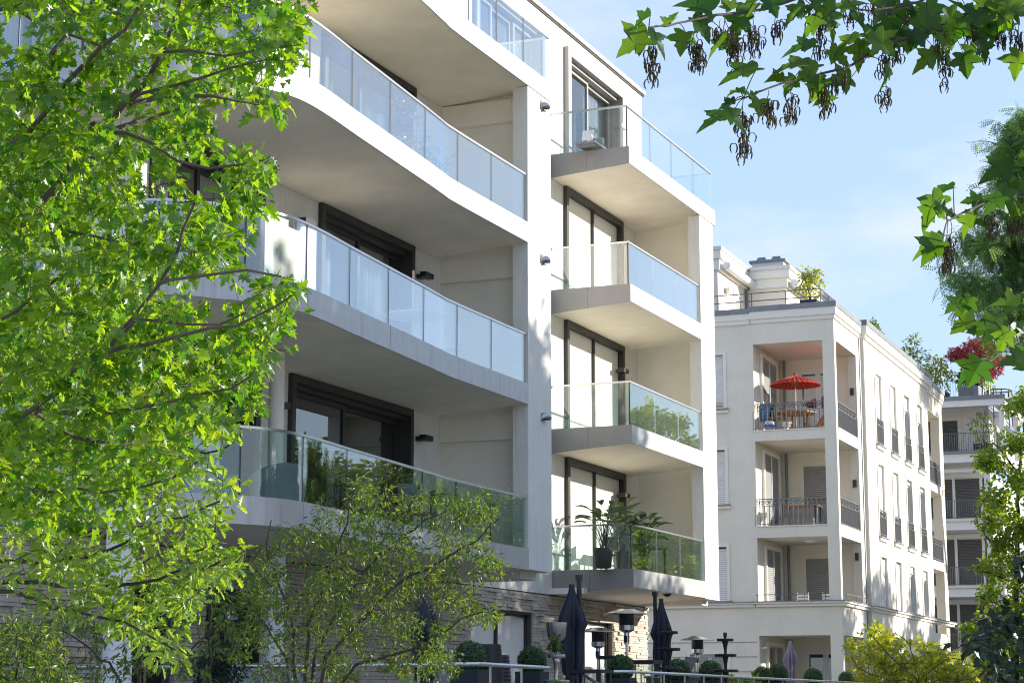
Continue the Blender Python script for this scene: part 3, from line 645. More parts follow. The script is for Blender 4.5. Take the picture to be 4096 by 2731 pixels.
# ------------------------------------------------------------------ foliage tools
def fan(pts,fold=.18,curl=.0):
    """leaf from an outline (x across, y along): fan about the midrib, folded along it"""
    P=[(x,y,abs(x)*fold-curl*y*y) for x,y in pts]; c=(0,.42,-curl*.17)
    V=[c]+P; n=len(P); return np.array(V),np.array([(0,1+i,1+(i+1)%n) for i in range(n)])
def sym(half): return half+[(-x,y) for x,y in reversed(half) if abs(x)>1e-6]
LEAF={
 'maple':fan(sym([(0,0),(.14,.10),(.42,.02),(.33,.16),(.62,.30),(.36,.33),(.30,.42),(.50,.66),(.24,.56),(.17,.62),(.20,.80),(0,1.0)]),.16,.12),
 'sycamore':fan(sym([(0,0),(.10,-.06),(.28,-.09),(.45,-.02),(.40,.08),(.33,.16),(.50,.26),(.58,.36),(.74,.50),(.55,.50),(.46,.55),(.30,.46),(.25,.56),(.31,.68),(.20,.74),(.12,.90),(0,1.06)]),.16,.22),
 'oak':fan(sym([(0,0),(.05,.08),(.15,.20),(.07,.28),(.24,.42),(.11,.50),(.30,.66),(.15,.72),(.20,.88),(0,1.0)]),.2,.12),
 'lance':fan([(0,0),(.14,.25),(.15,.5),(.07,.8),(0,1.0),(-.07,.8),(-.15,.5),(-.14,.25)],.35,.25),
 'round':fan([(0,0),(.26,.22),(.30,.5),(.17,.82),(0,1.0),(-.17,.82),(-.30,.5),(-.26,.22)],.2,.12),
 'small':fan([(0,0),(.25,.45),(0,1.0),(-.25,.45)],.25,.1),
 'star':fan(sym([(0,0),(.35,.05),(.14,.25),(.6,.45),(.16,.45),(0,1.0)]),.15,.1)}
def pinnate():
    V=[];F=[]
    for k in range(7):
        y=.12+.13*k
        for s in ((-1,1) if k<6 else (0,)):
            i=len(V); l=.19*(1-.25*abs(k-3)/3); a=s*1.15; w=.045
            d=np.array([math.sin(a),math.cos(a)]); n=np.array([d[1],-d[0]]); b=np.array([0,y])
            for q in (b,b+d*l*.5+n*w,b+d*l,b+d*l*.5-n*w): V.append((q[0],q[1],-.25*(y*y)-.1*abs(q[0])))
            F+=[(i,i+1,i+2),(i,i+2,i+3)]
    return np.array(V),np.array(F)
LEAF['pinnate']=pinnate()
def tri_mesh(name,V,F,m,parent=None,loc=None):
    V=np.asarray(V,np.float32).reshape(-1,3)
    if parent is not None:
        Mi=np.array(wm(parent).inverted()); V=V@Mi[:3,:3].T+Mi[:3,3]
    elif loc is not None: V=V-np.array(loc)
    me=bpy.data.meshes.new(name); F=np.asarray(F,np.int32).reshape(-1,3)
    me.vertices.add(len(V)); me.vertices.foreach_set('co',V.astype(np.float32).ravel())
    me.loops.add(F.size); me.loops.foreach_set('vertex_index',F.ravel())
    me.polygons.add(len(F)); me.polygons.foreach_set('loop_start',np.arange(0,F.size,3,dtype=np.int32))
    me.polygons.foreach_set('use_smooth',np.zeros(len(F),bool)); me.update(calc_edges=True); me.validate()
    me.materials.append(MAT[m]); o=bpy.data.objects.new(name,me); COL.objects.link(o)
    if parent is not None: o.parent=parent; WM[o.name]=wm(parent)
    elif loc is not None: o.location=loc
    return o
VARY=('maple','oak','sycamore','star')
def bend(V,j):
    W_=V.copy()
    if j==1: W_[:,2]-=.28*V[:,1]**2; W_[:,0]*=.82
    if j==2: W_[:,2]+=.22*np.abs(V[:,0])-.18*(V[:,1]-.4)*V[:,0]; W_[:,1]*=.9
    return W_
def leaves(kind,pos,dirs,nrm,size,_sub=False):
    """pos,dirs,nrm (n,3); size (n,) -> V,F"""
    LV,LF=LEAF[kind]; n=len(pos)
    if kind in VARY and not _sub:
        g=np.random.RandomState(n); c=g.randint(0,3,n); Vs=[];Fs=[];k0=0
        for j in range(3):
            m=c==j
            if not m.any(): continue
            LEAF['_v']=bend(LV,j); LEAF['_v']=(LEAF['_v'],LF); V,F=leaves('_v',pos[m],dirs[m],nrm[m],size[m],True); Vs.append(V);Fs.append(F+k0);k0+=len(V)
        return np.vstack(Vs),np.vstack(Fs)
    y=dirs/(np.linalg.norm(dirs,axis=1,keepdims=True)+1e-9)
    x=np.cross(y,nrm); x/=np.linalg.norm(x,axis=1,keepdims=True)+1e-9; z=np.cross(x,y)
    V=pos[:,None,:]+size[:,None,None]*(LV[None,:,0:1]*x[:,None]+LV[None,:,1:2]*y[:,None]+LV[None,:,2:3]*z[:,None])
    F=LF[None]+ (np.arange(n)*len(LV))[:,None,None]
    return V.reshape(-1,3),F.reshape(-1,3)
def inpoly(x,y,P):
    c=False;n=len(P);j=n-1
    for i in range(n):
        if (P[i][1]>y)!=(P[j][1]>y) and x<(P[j][0]-P[i][0])*(y-P[i][1])/(P[j][1]-P[i][1])+P[i][0]: c=not c
        j=i
    return c
class Plant:
    """a skeleton of limbs that grows twigs towards wanted points and carries leaves on them"""
    def __init__(s,seed): s.rg=np.random.RandomState(seed); s.P=np.zeros((0,3)); s.tubes=[]; s.lp=[];s.ld=[];s.ln=[];s.ls=[]
    def limb(s,pts,r0,r1,n=7,step=.12,skel=True,wob=.012):
        Q=resample(pts,step) if len(pts)>2 else np.linspace(pts[0],pts[1],max(2,int(np.linalg.norm(np.subtract(pts[1],pts[0]))/step)))
        Q=Q+s.rg.normal(0,wob*step/.12,Q.shape)*np.linspace(0,1,len(Q))[:,None]
        s.tubes.append((Q,np.linspace(r0,r1,len(Q)),n)); 
        if skel: s.P=np.vstack([s.P,Q])
        return Q
    def twig(s,T,r=.006,droop=.06,leaf=None,add=True,maxlen=9.,n=4):
        d=np.linalg.norm(s.P-T,axis=1); i=int(np.argmin(d)); L_=d[i]
        if L_>maxlen or L_<1e-3: return None
        A=s.P[i]; mid=(A+T)/2+s.rg.normal(0,.10*L_,3)+np.array([0,0,.10*L_])
        m=max(3,int(L_/.10)+2); t=np.linspace(0,1,m)[:,None]
        Q=(1-t)**2*A+2*t*(1-t)*mid+t*t*T; Q[:,2]-=droop*L_*(t[:,0]**2)
        s.tubes.append((Q,np.linspace(r*(1+.7*L_),r*.55,m),n))
        if add: s.P=np.vstack([s.P,Q[1:]])
        return Q
    def leafy(s,Q,count,size,start=.25,spread=.7,flat=.75,up=(0,0,1),dropy=.35,off=.06,var=.3):
        n=len(Q); D=np.gradient(Q,axis=0); D/=np.linalg.norm(D,axis=1,keepdims=True)+1e-9
        for k in range(count):
            t=start+(1-start)*s.rg.rand()**.8; i=min(n-1,int(t*(n-1)+.5)); p=Q[i]; d=D[i]
            a=s.rg.uniform(0,2*math.pi); sd=s.rg.normal(0,1,3); sd[2]*=.5; sd-=d*(sd@d); sd/=np.linalg.norm(sd)+1e-9
            ld=d*(1-spread)+sd*spread+np.array([0,0,-dropy])+s.rg.normal(0,.18,3)
            nm=np.array(up)*flat+s.rg.normal(0,1,3)*(1-flat)
            s.lp.append(p+sd*off*s.rg.uniform(.3,1.3)+d*s.rg.uniform(-.02,.02)); s.ld.append(ld); s.ln.append(nm); s.ls.append(size*(1+s.rg.uniform(-var,var)))
    def crown(s,parent,kind,m,name='crown'):
        V,F=leaves(kind,np.array(s.lp),np.array(s.ld),np.array(s.ln),np.array(s.ls)); return tri_mesh(name,V,F,m,parent)
    def wood(s,parent,m,name='branches'):
        b=MB()
        for Q,r,n in s.tubes: b.tube(Q,list(r),n,cap=False)
        return b.build(name,m,parent,smooth=60)
def wanted(rg,poly,holes,n,d0,d1,dens=None):
    """points wanted in the crown: a lit volume seen through the outline, with real depth"""
    xs=[p[0] for p in poly]; ys=[p[1] for p in poly]; out=[]
    while len(out)<n:
        x=rg.uniform(min(xs),max(xs)); y=rg.uniform(min(ys),max(ys))
        if not inpoly(x,y,poly): continue
        if any(((x-h[0])/h[2])**2+((y-h[1])/h[3])**2<1 and rg.rand()<h[4] for h in holes): continue
        out.append(at(x,y,rg.uniform(d0,d1)))
    return out
def clump(rg,poly,holes,k,m,d0,d1,sp):
    out=[]
    for c in wanted(rg,poly,holes,k,d0,d1): out+=[c+rg.normal(0,sp,3)*(1,1,.7) for _ in range(m)]
    return out
def grow(pl,pts,r,cnt,size,maxlen=3.,**k):
    pts=list(pts); P0=pl.P.copy()
    pts.sort(key=lambda t: float(np.min(np.linalg.norm(P0-t,axis=1))))
    for T in pts:
        Q=pl.twig(np.array(T),r,maxlen=maxlen)
        if Q is not None: pl.leafy(Q,cnt,size,**k)
# ------------------------------------------------------------------ silver maple in front, trunk outside the frame
px=lambda L_,d: [at(x,y,d if not hasattr(d,'__len__') else d[0]+(d[1]-d[0])*i/(len(L_)-1)) for i,(x,y) in enumerate(L_)]
def maple():
    base=at(-1500,2800,9.6); base[2]=0
    t=empty('maple_tree',tuple(base),'tall maple with backlit bright green pointed leaves in front of the curved balconies','tree')
    p=Plant(11); rg=p.rg
    tr=[base,base+(.05,.0,1.6),base+(.12,-.05,3.2),base+(.1,-.1,5.2),base+(.15,0,7.5)]
    p.limb(tr,.16,.05,10,skel=False)
    J=[base+(.04,-.02,1.5),base+(.1,-.04,2.4),base+(.11,-.05,3.0),base+(.11,-.06,3.6),base+(.1,-.08,4.3)]
    def L_(j,pts,d,r0,r1): 
        return p.limb([J[j]]+px(pts,d),r0,r1)
    L_(1,[(-500,1250),(-60,990),(0,935),(120,857),(238,732),(405,535),(518,410),(595,320),(655,208),(702,100),(720,0),(730,-120)],(9.4,8.7),.045,.008)
    p.limb(px([(530,400),(560,376),(714,339),(833,303),(930,270),(1060,240)],(8.95,8.6)),.010,.004)
    p.limb(px([(518,415),(600,395),(655,387),(833,390),(1040,425),(1130,440)],(8.95,9.2)),.013,.004)
    p.limb(px([(405,535),(480,510),(595,480),(700,440),(830,400),(930,360)],(9.0,9.5)),.012,.004)
    p.limb(px([(405,540),(440,532),(506,530),(595,571),(714,655),(833,679),(960,670),(1080,640)],(9.0,8.5)),.012,.004)
    p.limb(px([(655,208),(760,205),(900,215),(1060,190),(1200,170)],(8.8,8.4)),.008,.003)
    p.limb(px([(690,120),(800,60),(930,20),(1080,-10)],(8.7,9.0)),.008,.003)
    L_(2,[(-400,800),(-60,680),(0,610),(90,524),(190,428),(333,268),(417,178),(476,131),(540,40)],(9.4,8.4),.030,.008)
    L_(3,[(-300,560),(-60,420),(0,385),(130,310),(215,190),(300,90),(380,0),(430,-90)],(9.8,9.9),.035,.010)
    L_(4,[(-200,180),(0,60),(120,0),(240,-60)],(9.8,9.4),.02,.01)
    p.limb(px([(60,30),(140,90),(280,140),(420,190),(520,260)],(9.2,9.6)),.010,.004)
    L_(0,[(-500,2150),(-80,1800),(60,1700),(200,1580),(400,1431),(536,1271),(632,1135),(706,1006),(740,924),(770,820)],(9.2,8.2),.028,.006)
    p.limb(px([(430,1400),(546,1275),(640,1290),(740,1297),(877,1297),(990,1275)],(8.6,8.4)),.009,.004)
    p.limb(px([(632,1135),(693,1115),(840,1101),(1000,1070),(1140,1090)],(8.4,8.0)),.009,.004)
    p.limb(px([(250,1530),(320,1450),(502,1387),(587,1375),(706,1356),(843,1324),(945,1292),(1081,1241),(1183,1172)],(8.8,8.1)),.014,.004)
    L_(0,[(-400,1990),(-50,1955),(0,1953),(200,1965),(400,1978),(560,1940),(690,1905),(790,1850)],(9.3,8.6),.02,.005)
    L_(1,[(-400,1500),(-40,1300),(120,1200),(260,1090),(400,1010),(520,960)],(9.6,9.3),.02,.006)
    p.limb(px([(-20,935),(110,895),(240,910),(380,940),(520,970),(640,980)],(9.2,8.8)),.010,.004)
    p.limb(px([(0,640),(120,700),(230,760),(330,790)],(9.3,9.5)),.010,.004)
    p.limb(px([(150,1640),(330,1660),(520,1640),(700,1600),(900,1560),(1000,1520)],(8.9,8.5)),.012,.004)
    p.limb(px([(140,1650),(300,1750),(480,1780),(660,1760),(840,1700)],(8.9,9.3)),.011,.004)
    poly=[(-160,-160),(1160,-160),(1230,10),(1230,110),(1150,150),(1290,190),(1290,215),(1190,250),(1220,290),(1130,330),(1060,300),(1040,340),(1130,400),(1130,440),(1080,470),(1000,440),(880,490),(800,470),(850,560),(800,590),(890,640),(1000,620),(1090,610),(1060,680),(1060,800),(1100,830),(1010,900),(1000,960),(960,1030),(1080,1100),(1190,1080),(1190,1120),(1060,1180),(1130,1210),(1200,1160),(1190,1270),(1150,1330),(1150,1420),(1080,1480),(1060,1560),(1000,1650),(920,1690),(840,1740),(780,1860),(620,1960),(460,2080),(250,2100),(-160,2080)]
    holes=[(80,95,110,70,.85),(640,255,150,48,.86),(520,450,150,55,.8),(700,700,120,75,.7),(480,720,110,70,.5),(900,590,60,60,.8),(860,1130,220,40,.7),(620,1190,120,40,.6),(1000,1180,120,40,.7),(930,1000,110,60,.4),(760,1230,170,50,.5),(760,1480,160,40,.5),(960,1420,120,50,.4),(400,880,160,60,.35),(250,250,60,50,.4),(740,800,90,60,.4),(600,1540,120,50,.4)]
    grow(p,wanted(rg,poly,holes,1000,8.4,10.8),.0026,12,.056,maxlen=2.2,start=.15,spread=.7,flat=.5,dropy=.42,off=.045,var=.42)
    p.wood(t,'bark'); p.crown(t,'maple','leaf_maple')
def oak():
    base=at(-2400,2800,14.5); base[2]=0
    t=empty('oak_tree',tuple(base),'oak with small lobed bright leaves hanging below the maple, over the terrace corner','tree')
    p=Plant(23); rg=p.rg
    p.limb([base,base+(0,0,1.5),base+(.1,-.1,3.2),base+(.1,.1,6)],.22,.08,10,skel=False)
    J=base+np.array([.03,-.05,1.9])
    for pts,d in (([(-900,2330),(-60,2318),(0,2318),(106,2327),(240,2342),(400,2337),(560,2330),(700,2290),(850,2250),(960,2200)],(14.2,12.6)),
        ([(-900,2370),(-60,2350),(0,2361),(132,2388),(212,2430),(297,2443),(420,2470),(560,2530),(690,2600)],(14.2,12.4)),
        ([(-900,2260),(-60,2240),(0,2240),(106,2250),(222,2244),(420,2200),(600,2120),(750,2050),(900,1990)],(14.4,13.6)),
        ([(-900,2000),(-60,1700),(200,1620),(420,1480),(600,1400),(800,1330)],(14.6,14.2)),
        ([(-900,1900),(-60,1500),(150,1250),(350,1050),(520,850)],(14.8,14.6)),
        ([(200,1620),(420,1700),(640,1760),(820,1800),(950,1760)],(14.4,13.8)),
        ([(-900,1800),(-60,1200),(120,900),(250,650),(330,400)],(15,15))):
        p.limb([J]+px(pts,d),.05 if pts[0][1]>2200 else .035,.006)
    poly=[(-160,500),(300,480),(420,640),(520,800),(560,960),(640,1150),(560,1350),(800,1350),(900,1450),(830,1620),(980,1700),(880,1790),(830,1880),(1000,1970),(960,2030),(880,2060),(920,2150),(980,2190),(990,2300),(920,2330),(810,2360),(800,2470),(770,2570),(720,2670),(620,2660),(540,2560),(440,2520),(300,2470),(150,2420),(60,2400),(-160,2380)]
    holes=[(640,2060,120,60,.3),(120,2380,200,60,.8),(450,1250,160,80,.4),(520,1620,120,50,.4)]
    grow(p,wanted(rg,poly,holes,950,12.4,14.6),.003,11,.078,maxlen=3,start=.25,spread=.75,flat=.5,dropy=.2,off=.05)
    p.wood(t,'bark_dark'); p.crown(t,'oak','leaf_oak')
def multi_stem(name,label,seed,stems,poly,holes,n,d0,d1,r,cnt,size,kind,m,bark='bark_dark',base=None,maxlen=2.5,**kw):
    t=empty(name,tuple(base),label,'tree'); p=Plant(seed)
    for pts,d,r0 in stems: p.limb([base+np.array([.0,.0,0])]+px(pts,d),r0,.006)
    grow(p,wanted(p.rg,poly,holes,n,d0,d1),r,cnt,size,maxlen=maxlen,**kw)
    for T_ in wanted(p.rg,poly,holes,n//3,d0,d1): p.twig(np.array(T_),r*.8,maxlen=maxlen,add=False)
    p.wood(t,bark); p.crown(t,kind,m); return t
def shrubs():
    b=at(1230,2900,19.5); b[2]=0
    multi_stem('ornamental_cherry_tree','airy many-stemmed tree with small narrow leaves rising past the steel railing',31,
      [([(1225,2731),(1240,2500),(1290,2350),(1380,2100),(1420,1980)],(19.5,19),.045),([(1180,2731),(1170,2500),(1110,2330),(1060,2180),(1090,2080)],(19.5,20.2),.04),
       ([(1290,2731),(1330,2600),(1480,2450),(1600,2330),(1760,2250),(1900,2160),(1990,2080)],(19.3,18.5),.04),([(1250,2731),(1290,2560),(1450,2300),(1600,2150),(1750,2050),(1900,2010)],(19.6,20),.035),
       ([(1160,2731),(1130,2620),(1060,2500),(990,2420),(960,2320)],(19.6,20.5),.03),([(1380,2731),(1500,2640),(1700,2580),(1840,2480),(1960,2440)],(19.2,18.6),.03)],
      [(940,2700),(930,2560),(960,2400),(930,2280),(1000,2180),(1100,2150),(1200,2030),(1330,2000),(1360,1930),(1430,1900),(1500,1920),(1560,1960),(1660,1950),(1700,1990),(1800,1940),(1850,1990),(1960,1960),(2000,2040),(1960,2120),(1930,2170),(2010,2230),(2060,2290),(1960,2300),(1900,2380),(2000,2440),(2000,2480),(1880,2500),(1740,2560),(1900,2640),(1850,2700),(1600,2720),(1500,2660),(1400,2731),(1000,2731)],
      [(1760,2130,150,60,.6),(1900,2330,120,40,.5),(1560,2200,100,60,.4),(1100,2650,200,60,.5),(1620,2500,160,80,.45),(1400,2600,150,60,.4)],820,18.3,20.8,.0034,18,.054,'lance','leaf_shrub',base=b,maxlen=3,start=.1,spread=.75,flat=.55,dropy=.25,off=.05)
    b=at(640,2900,20.5); b[2]=0
    multi_stem('young_bare_twig_tree','half bare young tree with pale twigs and few leaves left of the white column',37,
      [([(555,2731),(550,2600),(500,2520),(420,2430),(330,2380)],(20.5,20.2),.05),([(560,2731),(575,2580),(640,2480),(720,2400),(780,2300),(800,2240)],(20.5,21),.04),
       ([(830,2731),(835,2600),(838,2480),(832,2380),(836,2310)],(20.6,20.6),.03),([(480,2731),(400,2640),(330,2570),(250,2520),(190,2480)],(20.4,20),.03),([(650,2731),(700,2660),(800,2560),(900,2470),(960,2420)],(20.6,21),.028)],
      [(60,2731),(100,2500),(250,2380),(420,2380),(600,2380),(760,2280),(860,2280),(960,2400),(940,2560),(860,2700)],[(680,2600,140,90,.5)],260,19.8,21.4,.0046,6,.085,'lance','leaf_shrub',base=b,maxlen=3,start=.4,spread=.6,flat=.6,dropy=.4,off=.05)
    b=at(60,2950,17.5); b[2]=0
    multi_stem('dark_climbing_shrub','dark twiggy shrub low in front of the stone wall under the oak',41,
      [([(60,2731),(80,2650),(140,2560),(180,2500)],(17.5,17.3),.03),([(30,2731),(0,2640),(40,2540),(60,2480)],(17.5,17.6),.03),([(100,2731),(200,2680),(300,2640)],(17.5,17.3),.025)],
      [(-100,2780),(-100,2480),(100,2440),(240,2520),(230,2640),(330,2700),(330,2780)],[],190,16.9,18.2,.004,10,.075,'lance','leaf_shrub',base=b,maxlen=2,start=.1,spread=.7,flat=.5,dropy=.3,off=.05)
    b=at(840,2900,22.3); b[2]=1.15
    multi_stem('potted_evergreen','small dark evergreen shrub on the terrace before the white wall',43,
      [([(840,2760),(850,2660),(880,2600)],(22.3,22.4),.03)],[(780,2760),(780,2620),(860,2550),(950,2580),(980,2680),(940,2760)],[],130,21.9,22.8,.004,12,.06,'small','leaf_dark',base=b,maxlen=2,start=.1,flat=.5)['category']='shrub'
# ------------------------------------------------------------------ sycamore sprays hanging in from above
def sycamore():
    base=at(7600,3300,8.5); base[2]=0
    t=empty('sycamore_tree',tuple(base),'sycamore whose large dark leaves and winged seed clusters hang in against the sky','tree')
    p=Plant(53); rg=p.rg; z5=lambda L_:[(2400+x/1.387,y/1.387) for x,y in L_]
    trunk=p.limb([base,base+(0,0,3),base+(.05,.1,5),base+(.1,.1,8)],.2,.1,10,skel=False)
    def br(pts,d,r0,r1,j): return p.limb([base+np.array(j)]+px(pts,d),r0,r1,7,.05,wob=.004)
    B1=br([(5200,-500),(4300,-330)]+z5([(1500,-120),(1075,0),(980,30),(880,60),(700,80),(580,95),(470,120),(390,140),(270,155)]),(7.6,6.6),.03,.003,(0,0,3.4))
    B2=br([(5200,-200),(4400,-60)]+z5([(2352,40),(2200,50),(2000,90),(1850,160),(1700,215),(1560,260),(1470,310),(1400,360),(1300,395),(1150,430),(1000,465),(880,510),(800,545)]),(7.8,6.8),.03,.003,(0,0,3.1))
    B3=br([(5200,700),(4400,750)]+z5([(2352,1075),(2200,1110),(2080,1150),(1990,1190),(1930,1225)]),(7.8,7.0),.022,.003,(0,0,2.6))
    B4=br([(5200,1500),(4300,1400)]+[(3300+x/1.96,1200+y/1.96) for x,y in [(1560,290),(1400,205),(1300,150),(1180,80),(1100,20)]],(7.4,6.6),.015,.002,(0,0,2.0))
    B5=br([(5200,1520),(4300,1380)]+[(3300+x/1.96,1200+y/1.96) for x,y in [(1560,320),(1480,350),(1380,420),(1290,480)]],(7.3,6.4),.010,.002,(0,0,2.0))
    B6=br([(5300,-700),(4500,-330)]+z5([(2200,-60),(1900,-30),(1700,30),(1500,60),(1350,40)]),(8.2,7.6),.02,.003,(0,0,3.6))
    # leaves: (x,y) centre in the sheet, width in photo px, heading in degrees (0 = towards the right)
    LV=[(z5([(x,y)])[0],w/1.30,h) for x,y,w,h in [(220,120,100,200),(170,250,150,195),(330,225,110,-30),(400,100,80,70),(510,25,170,150),(700,20,70,120),(455,245,100,250),(575,165,130,-40),(760,140,120,230),(640,255,120,215),(720,270,100,-50),(830,20,110,70),(770,400,160,185),(720,515,60,180),(810,505,70,10),(695,580,75,190),(640,655,160,190),(755,650,110,-20),(915,600,110,-15),(865,520,60,60),(960,440,85,170),(1050,480,90,220),(1115,245,120,170),(1060,345,140,165),(1075,75,110,210),(1155,150,120,200),(1140,395,120,200),(1170,450,70,-80),(1200,510,100,235),(1250,575,80,-70),(1295,160,100,-50),(1355,225,130,190),(1330,315,100,-30),(1470,235,120,180),(1600,430,100,-75),(1580,215,170,-10),(1470,130,130,-20),(1400,10,110,40),(1560,60,130,220),(1660,110,150,200),(1740,240,100,220),(1640,30,140,60),(1800,330,110,200),(1880,330,100,-60),(2030,370,110,-80),(2030,300,90,200),(2310,370,130,240),(1930,260,120,-40),(1760,60,120,120),(1850,90,130,-60),(1980,170,120,240),(2080,180,120,-30),(2140,280,90,-60),(2210,110,130,230),(2290,60,120,-40),(2000,30,130,120),(2120,60,130,60),(2190,200,100,-70),(1270,40,110,70),(1180,30,110,200),(960,40,90,-60),(1215,470,70,-90),
       (1870,1060,130,185),(1830,1160,150,220),(1895,1135,60,60),(1810,1200,110,230),(2060,1110,80,170),(1960,1190,60,0),(2030,1265,120,230),(2110,1235,90,10),(1800,1385,150,190),(1830,1400,130,215),(2200,950,150,190),(2310,910,140,160),(2330,1020,120,30),(2220,1060,140,180),(2250,1120,120,-50),(2320,1130,110,-20),(2180,1130,100,210),(2120,1130,70,200),(2300,1190,110,230)]]
    LV+=[((3300+x/1.96,1200+y/1.96),w/1.85,h) for x,y,w,h in [(1010,40,130,200),(1110,50,120,240),(1150,10,110,120),(1070,200,170,195),(1240,220,190,170),(1400,30,160,160),(1400,190,120,10),(1390,320,140,230),(1500,300,150,-60),(1480,480,190,165),(1110,540,190,195),(1160,590,190,235),(1245,540,130,-70),(1540,240,120,-30)]]
    lp=[];ld=[];ln=[];ls=[]
    for (x,y),w,h in LV:
        k=int(np.argmin([abs(np.array(ray(x,y))@(P-CAM)/np.linalg.norm(P-CAM)/np.linalg.norm(ray(x,y))-1) for P in p.P]))
        dep=float((p.P[k]-CAM)@FW); dep=min(dep,7.9)+rg.uniform(-.15,.15)
        s=w*1.3*dep/FPX; c=at(x,y,dep); a=R(h)
        d=RT*math.cos(a)+UP*math.sin(a)+FW*rg.uniform(-.3,.3)-UP*.15
        nrm=UP*rg.uniform(.6,1.2)-FW*rg.uniform(.35,.8)+RT*rg.uniform(-.45,.45)
        dn=d/np.linalg.norm(d); b0=c-dn*s*.5
        lp.append(b0);ld.append(d);ln.append(nrm);ls.append(s*rg.uniform(.95,1.05))
        A=p.P[k]; mid=(A+b0)/2+np.array([0,0,.02]); tt=np.linspace(0,1,6)[:,None]
        if np.linalg.norm(A-b0)<.6: p.tubes.append(((1-tt)**2*A+2*tt*(1-tt)*mid+tt*tt*b0,np.linspace(.0022,.0014,6),4))
    for _ in range(90):                                      # thicker growth in the corner and beyond the frame
        x=rg.uniform(3450,4500); y=rg.uniform(-350,110); dep=rg.uniform(7.0,8.6)
        a=R(rg.uniform(150,330)); d=RT*math.cos(a)+UP*math.sin(a)+FW*rg.uniform(-.4,.4)
        lp.append(at(x,y,dep));ld.append(d);ln.append(UP*.5-FW*rg.uniform(.2,1)+RT*rg.uniform(-.5,.5));ls.append(rg.uniform(.075,.12))
    for _ in range(60):                                      # leaves along the outer stretch of the upper boughs
        Bq=(B2,B6,B2,B1)[rg.randint(4)]; P_=Bq[rg.randint(len(Bq))]; q=P_-CAM; dep=float(q@FW); x=CX+FPX*float(q@RT)/dep; y=CY-FPX*float(q@UP)/dep
        if not(3350<x<4300): continue
        P2_=P_+rg.normal(0,.09,3)+np.array([0,0,-.02]); a=R(rg.uniform(170,350)); d=RT*math.cos(a)+UP*math.sin(a)+FW*rg.uniform(-.4,.4)
        lp.append(P2_);ld.append(d);ln.append(UP*rg.uniform(.3,1)-FW*rg.uniform(.2,.9)+RT*rg.uniform(-.5,.5));ls.append(rg.uniform(.07,.115))
        tt=np.linspace(0,1,5)[:,None]; p.tubes.append((P_+(P2_-P_)*tt,[.0016]*5,4))
    for Bq in (B1,B2,B3,B4,B5,B6):                           # the boughs keep their leaves beyond the frame
        for P_ in Bq[::2]:
            q=P_-CAM; dep=float(q@FW); x=CX+FPX*float(q@RT)/max(dep,.1)
            if x<4250: continue
            for _k in range(3):
                P2_=P_+rg.normal(0,.10,3)+np.array([0,0,-.03]); a=R(rg.uniform(0,360)); d=RT*math.cos(a)+UP*math.sin(a)+FW*rg.uniform(-.6,.6)
                lp.append(P2_);ld.append(d);ln.append(UP*rg.uniform(.3,1)-FW*rg.uniform(.2,.9)+RT*rg.uniform(-.5,.5));ls.append(rg.uniform(.08,.12))
                tt=np.linspace(0,1,4)[:,None]; p.tubes.append((P_+(P2_-P_)*tt,[.0016]*4,4))
    V,F=leaves('sycamore',np.array(lp),np.array(ld),np.array(ln),np.array(ls)); tri_mesh('crown',V,F,'leaf_sycamore',t)
    # hanging clusters of winged seeds
    K=[(z5([(x,y)])[0],z5([(x2,y2)])[0]) for x,y,x2,y2 in [(295,160,300,440),(520,170,530,365),(540,180,540,320),(665,110,660,200),(730,190,760,370),(690,100,760,260),(850,70,850,280),(830,130,900,220),(970,70,975,210),(1220,30,1225,290),(1170,0,1180,120),(1400,0,1400,120),(790,550,790,860),(780,590,830,680),(935,500,935,670),(1055,460,1065,660),(1240,400,1250,530),(1350,380,1350,460),(1300,410,1310,490),(1590,230,1580,420),(1590,430,1575,565),(1630,220,1640,300),(1920,200,1920,460),(1250,530,1260,610),(2100,160,2105,330),(1900,100,1890,270),(2230,120,2225,250),(2320,80,2320,290),(1950,1220,1930,1490),(1930,1220,1910,1400),(2170,1120,2175,1290),(2290,1150,2300,1290),(2330,1160,2330,1270),(1590,60,1570,190),(1700,60,1690,160),(1780,90,1770,180),(2050,90,2040,220),(1500,0,1510,90)]]
    b=MB()
    for (x,y),(x2,y2) in K:
        k=int(np.argmin([np.linalg.norm(np.cross(ray(x,y)/np.linalg.norm(ray(x,y)),(P-CAM))) for P in p.P])); dep=float((p.P[k]-CAM)@FW)
        A=at(x,y,dep); B=at(x2,y2,dep); n=max(8,int(np.hypot(x2-x,y2-y)/8)); tt=np.linspace(0,1,8)[:,None]
        p.tubes.append((A+(B-A)*tt+rg.normal(0,.002,(8,3)),[.0014]*8,4))
        for i in range(n):
            t_=.30+.70*rg.rand(); c=A+(B-A)*t_+rg.normal(0,.013,3)*np.array([1,1,.4]); a0=rg.uniform(0,6.28); sx=RT*math.cos(a0)+FW*math.sin(a0)
            for sg in(-1,1):                                 # a pair of wings bent like a horseshoe
                q=[c+sx*sg*r_*.024-UP*(u_*.034) for r_,u_ in((.05,0),(.45,.08),(.62,.42),(.5,.80),(.3,1.0))]
                b.tube(q,[.0016,.0022,.0030,.0026,.0008],4)
    b.build('seed_clusters','samara',t)
    p.wood(t,'bark_dark')
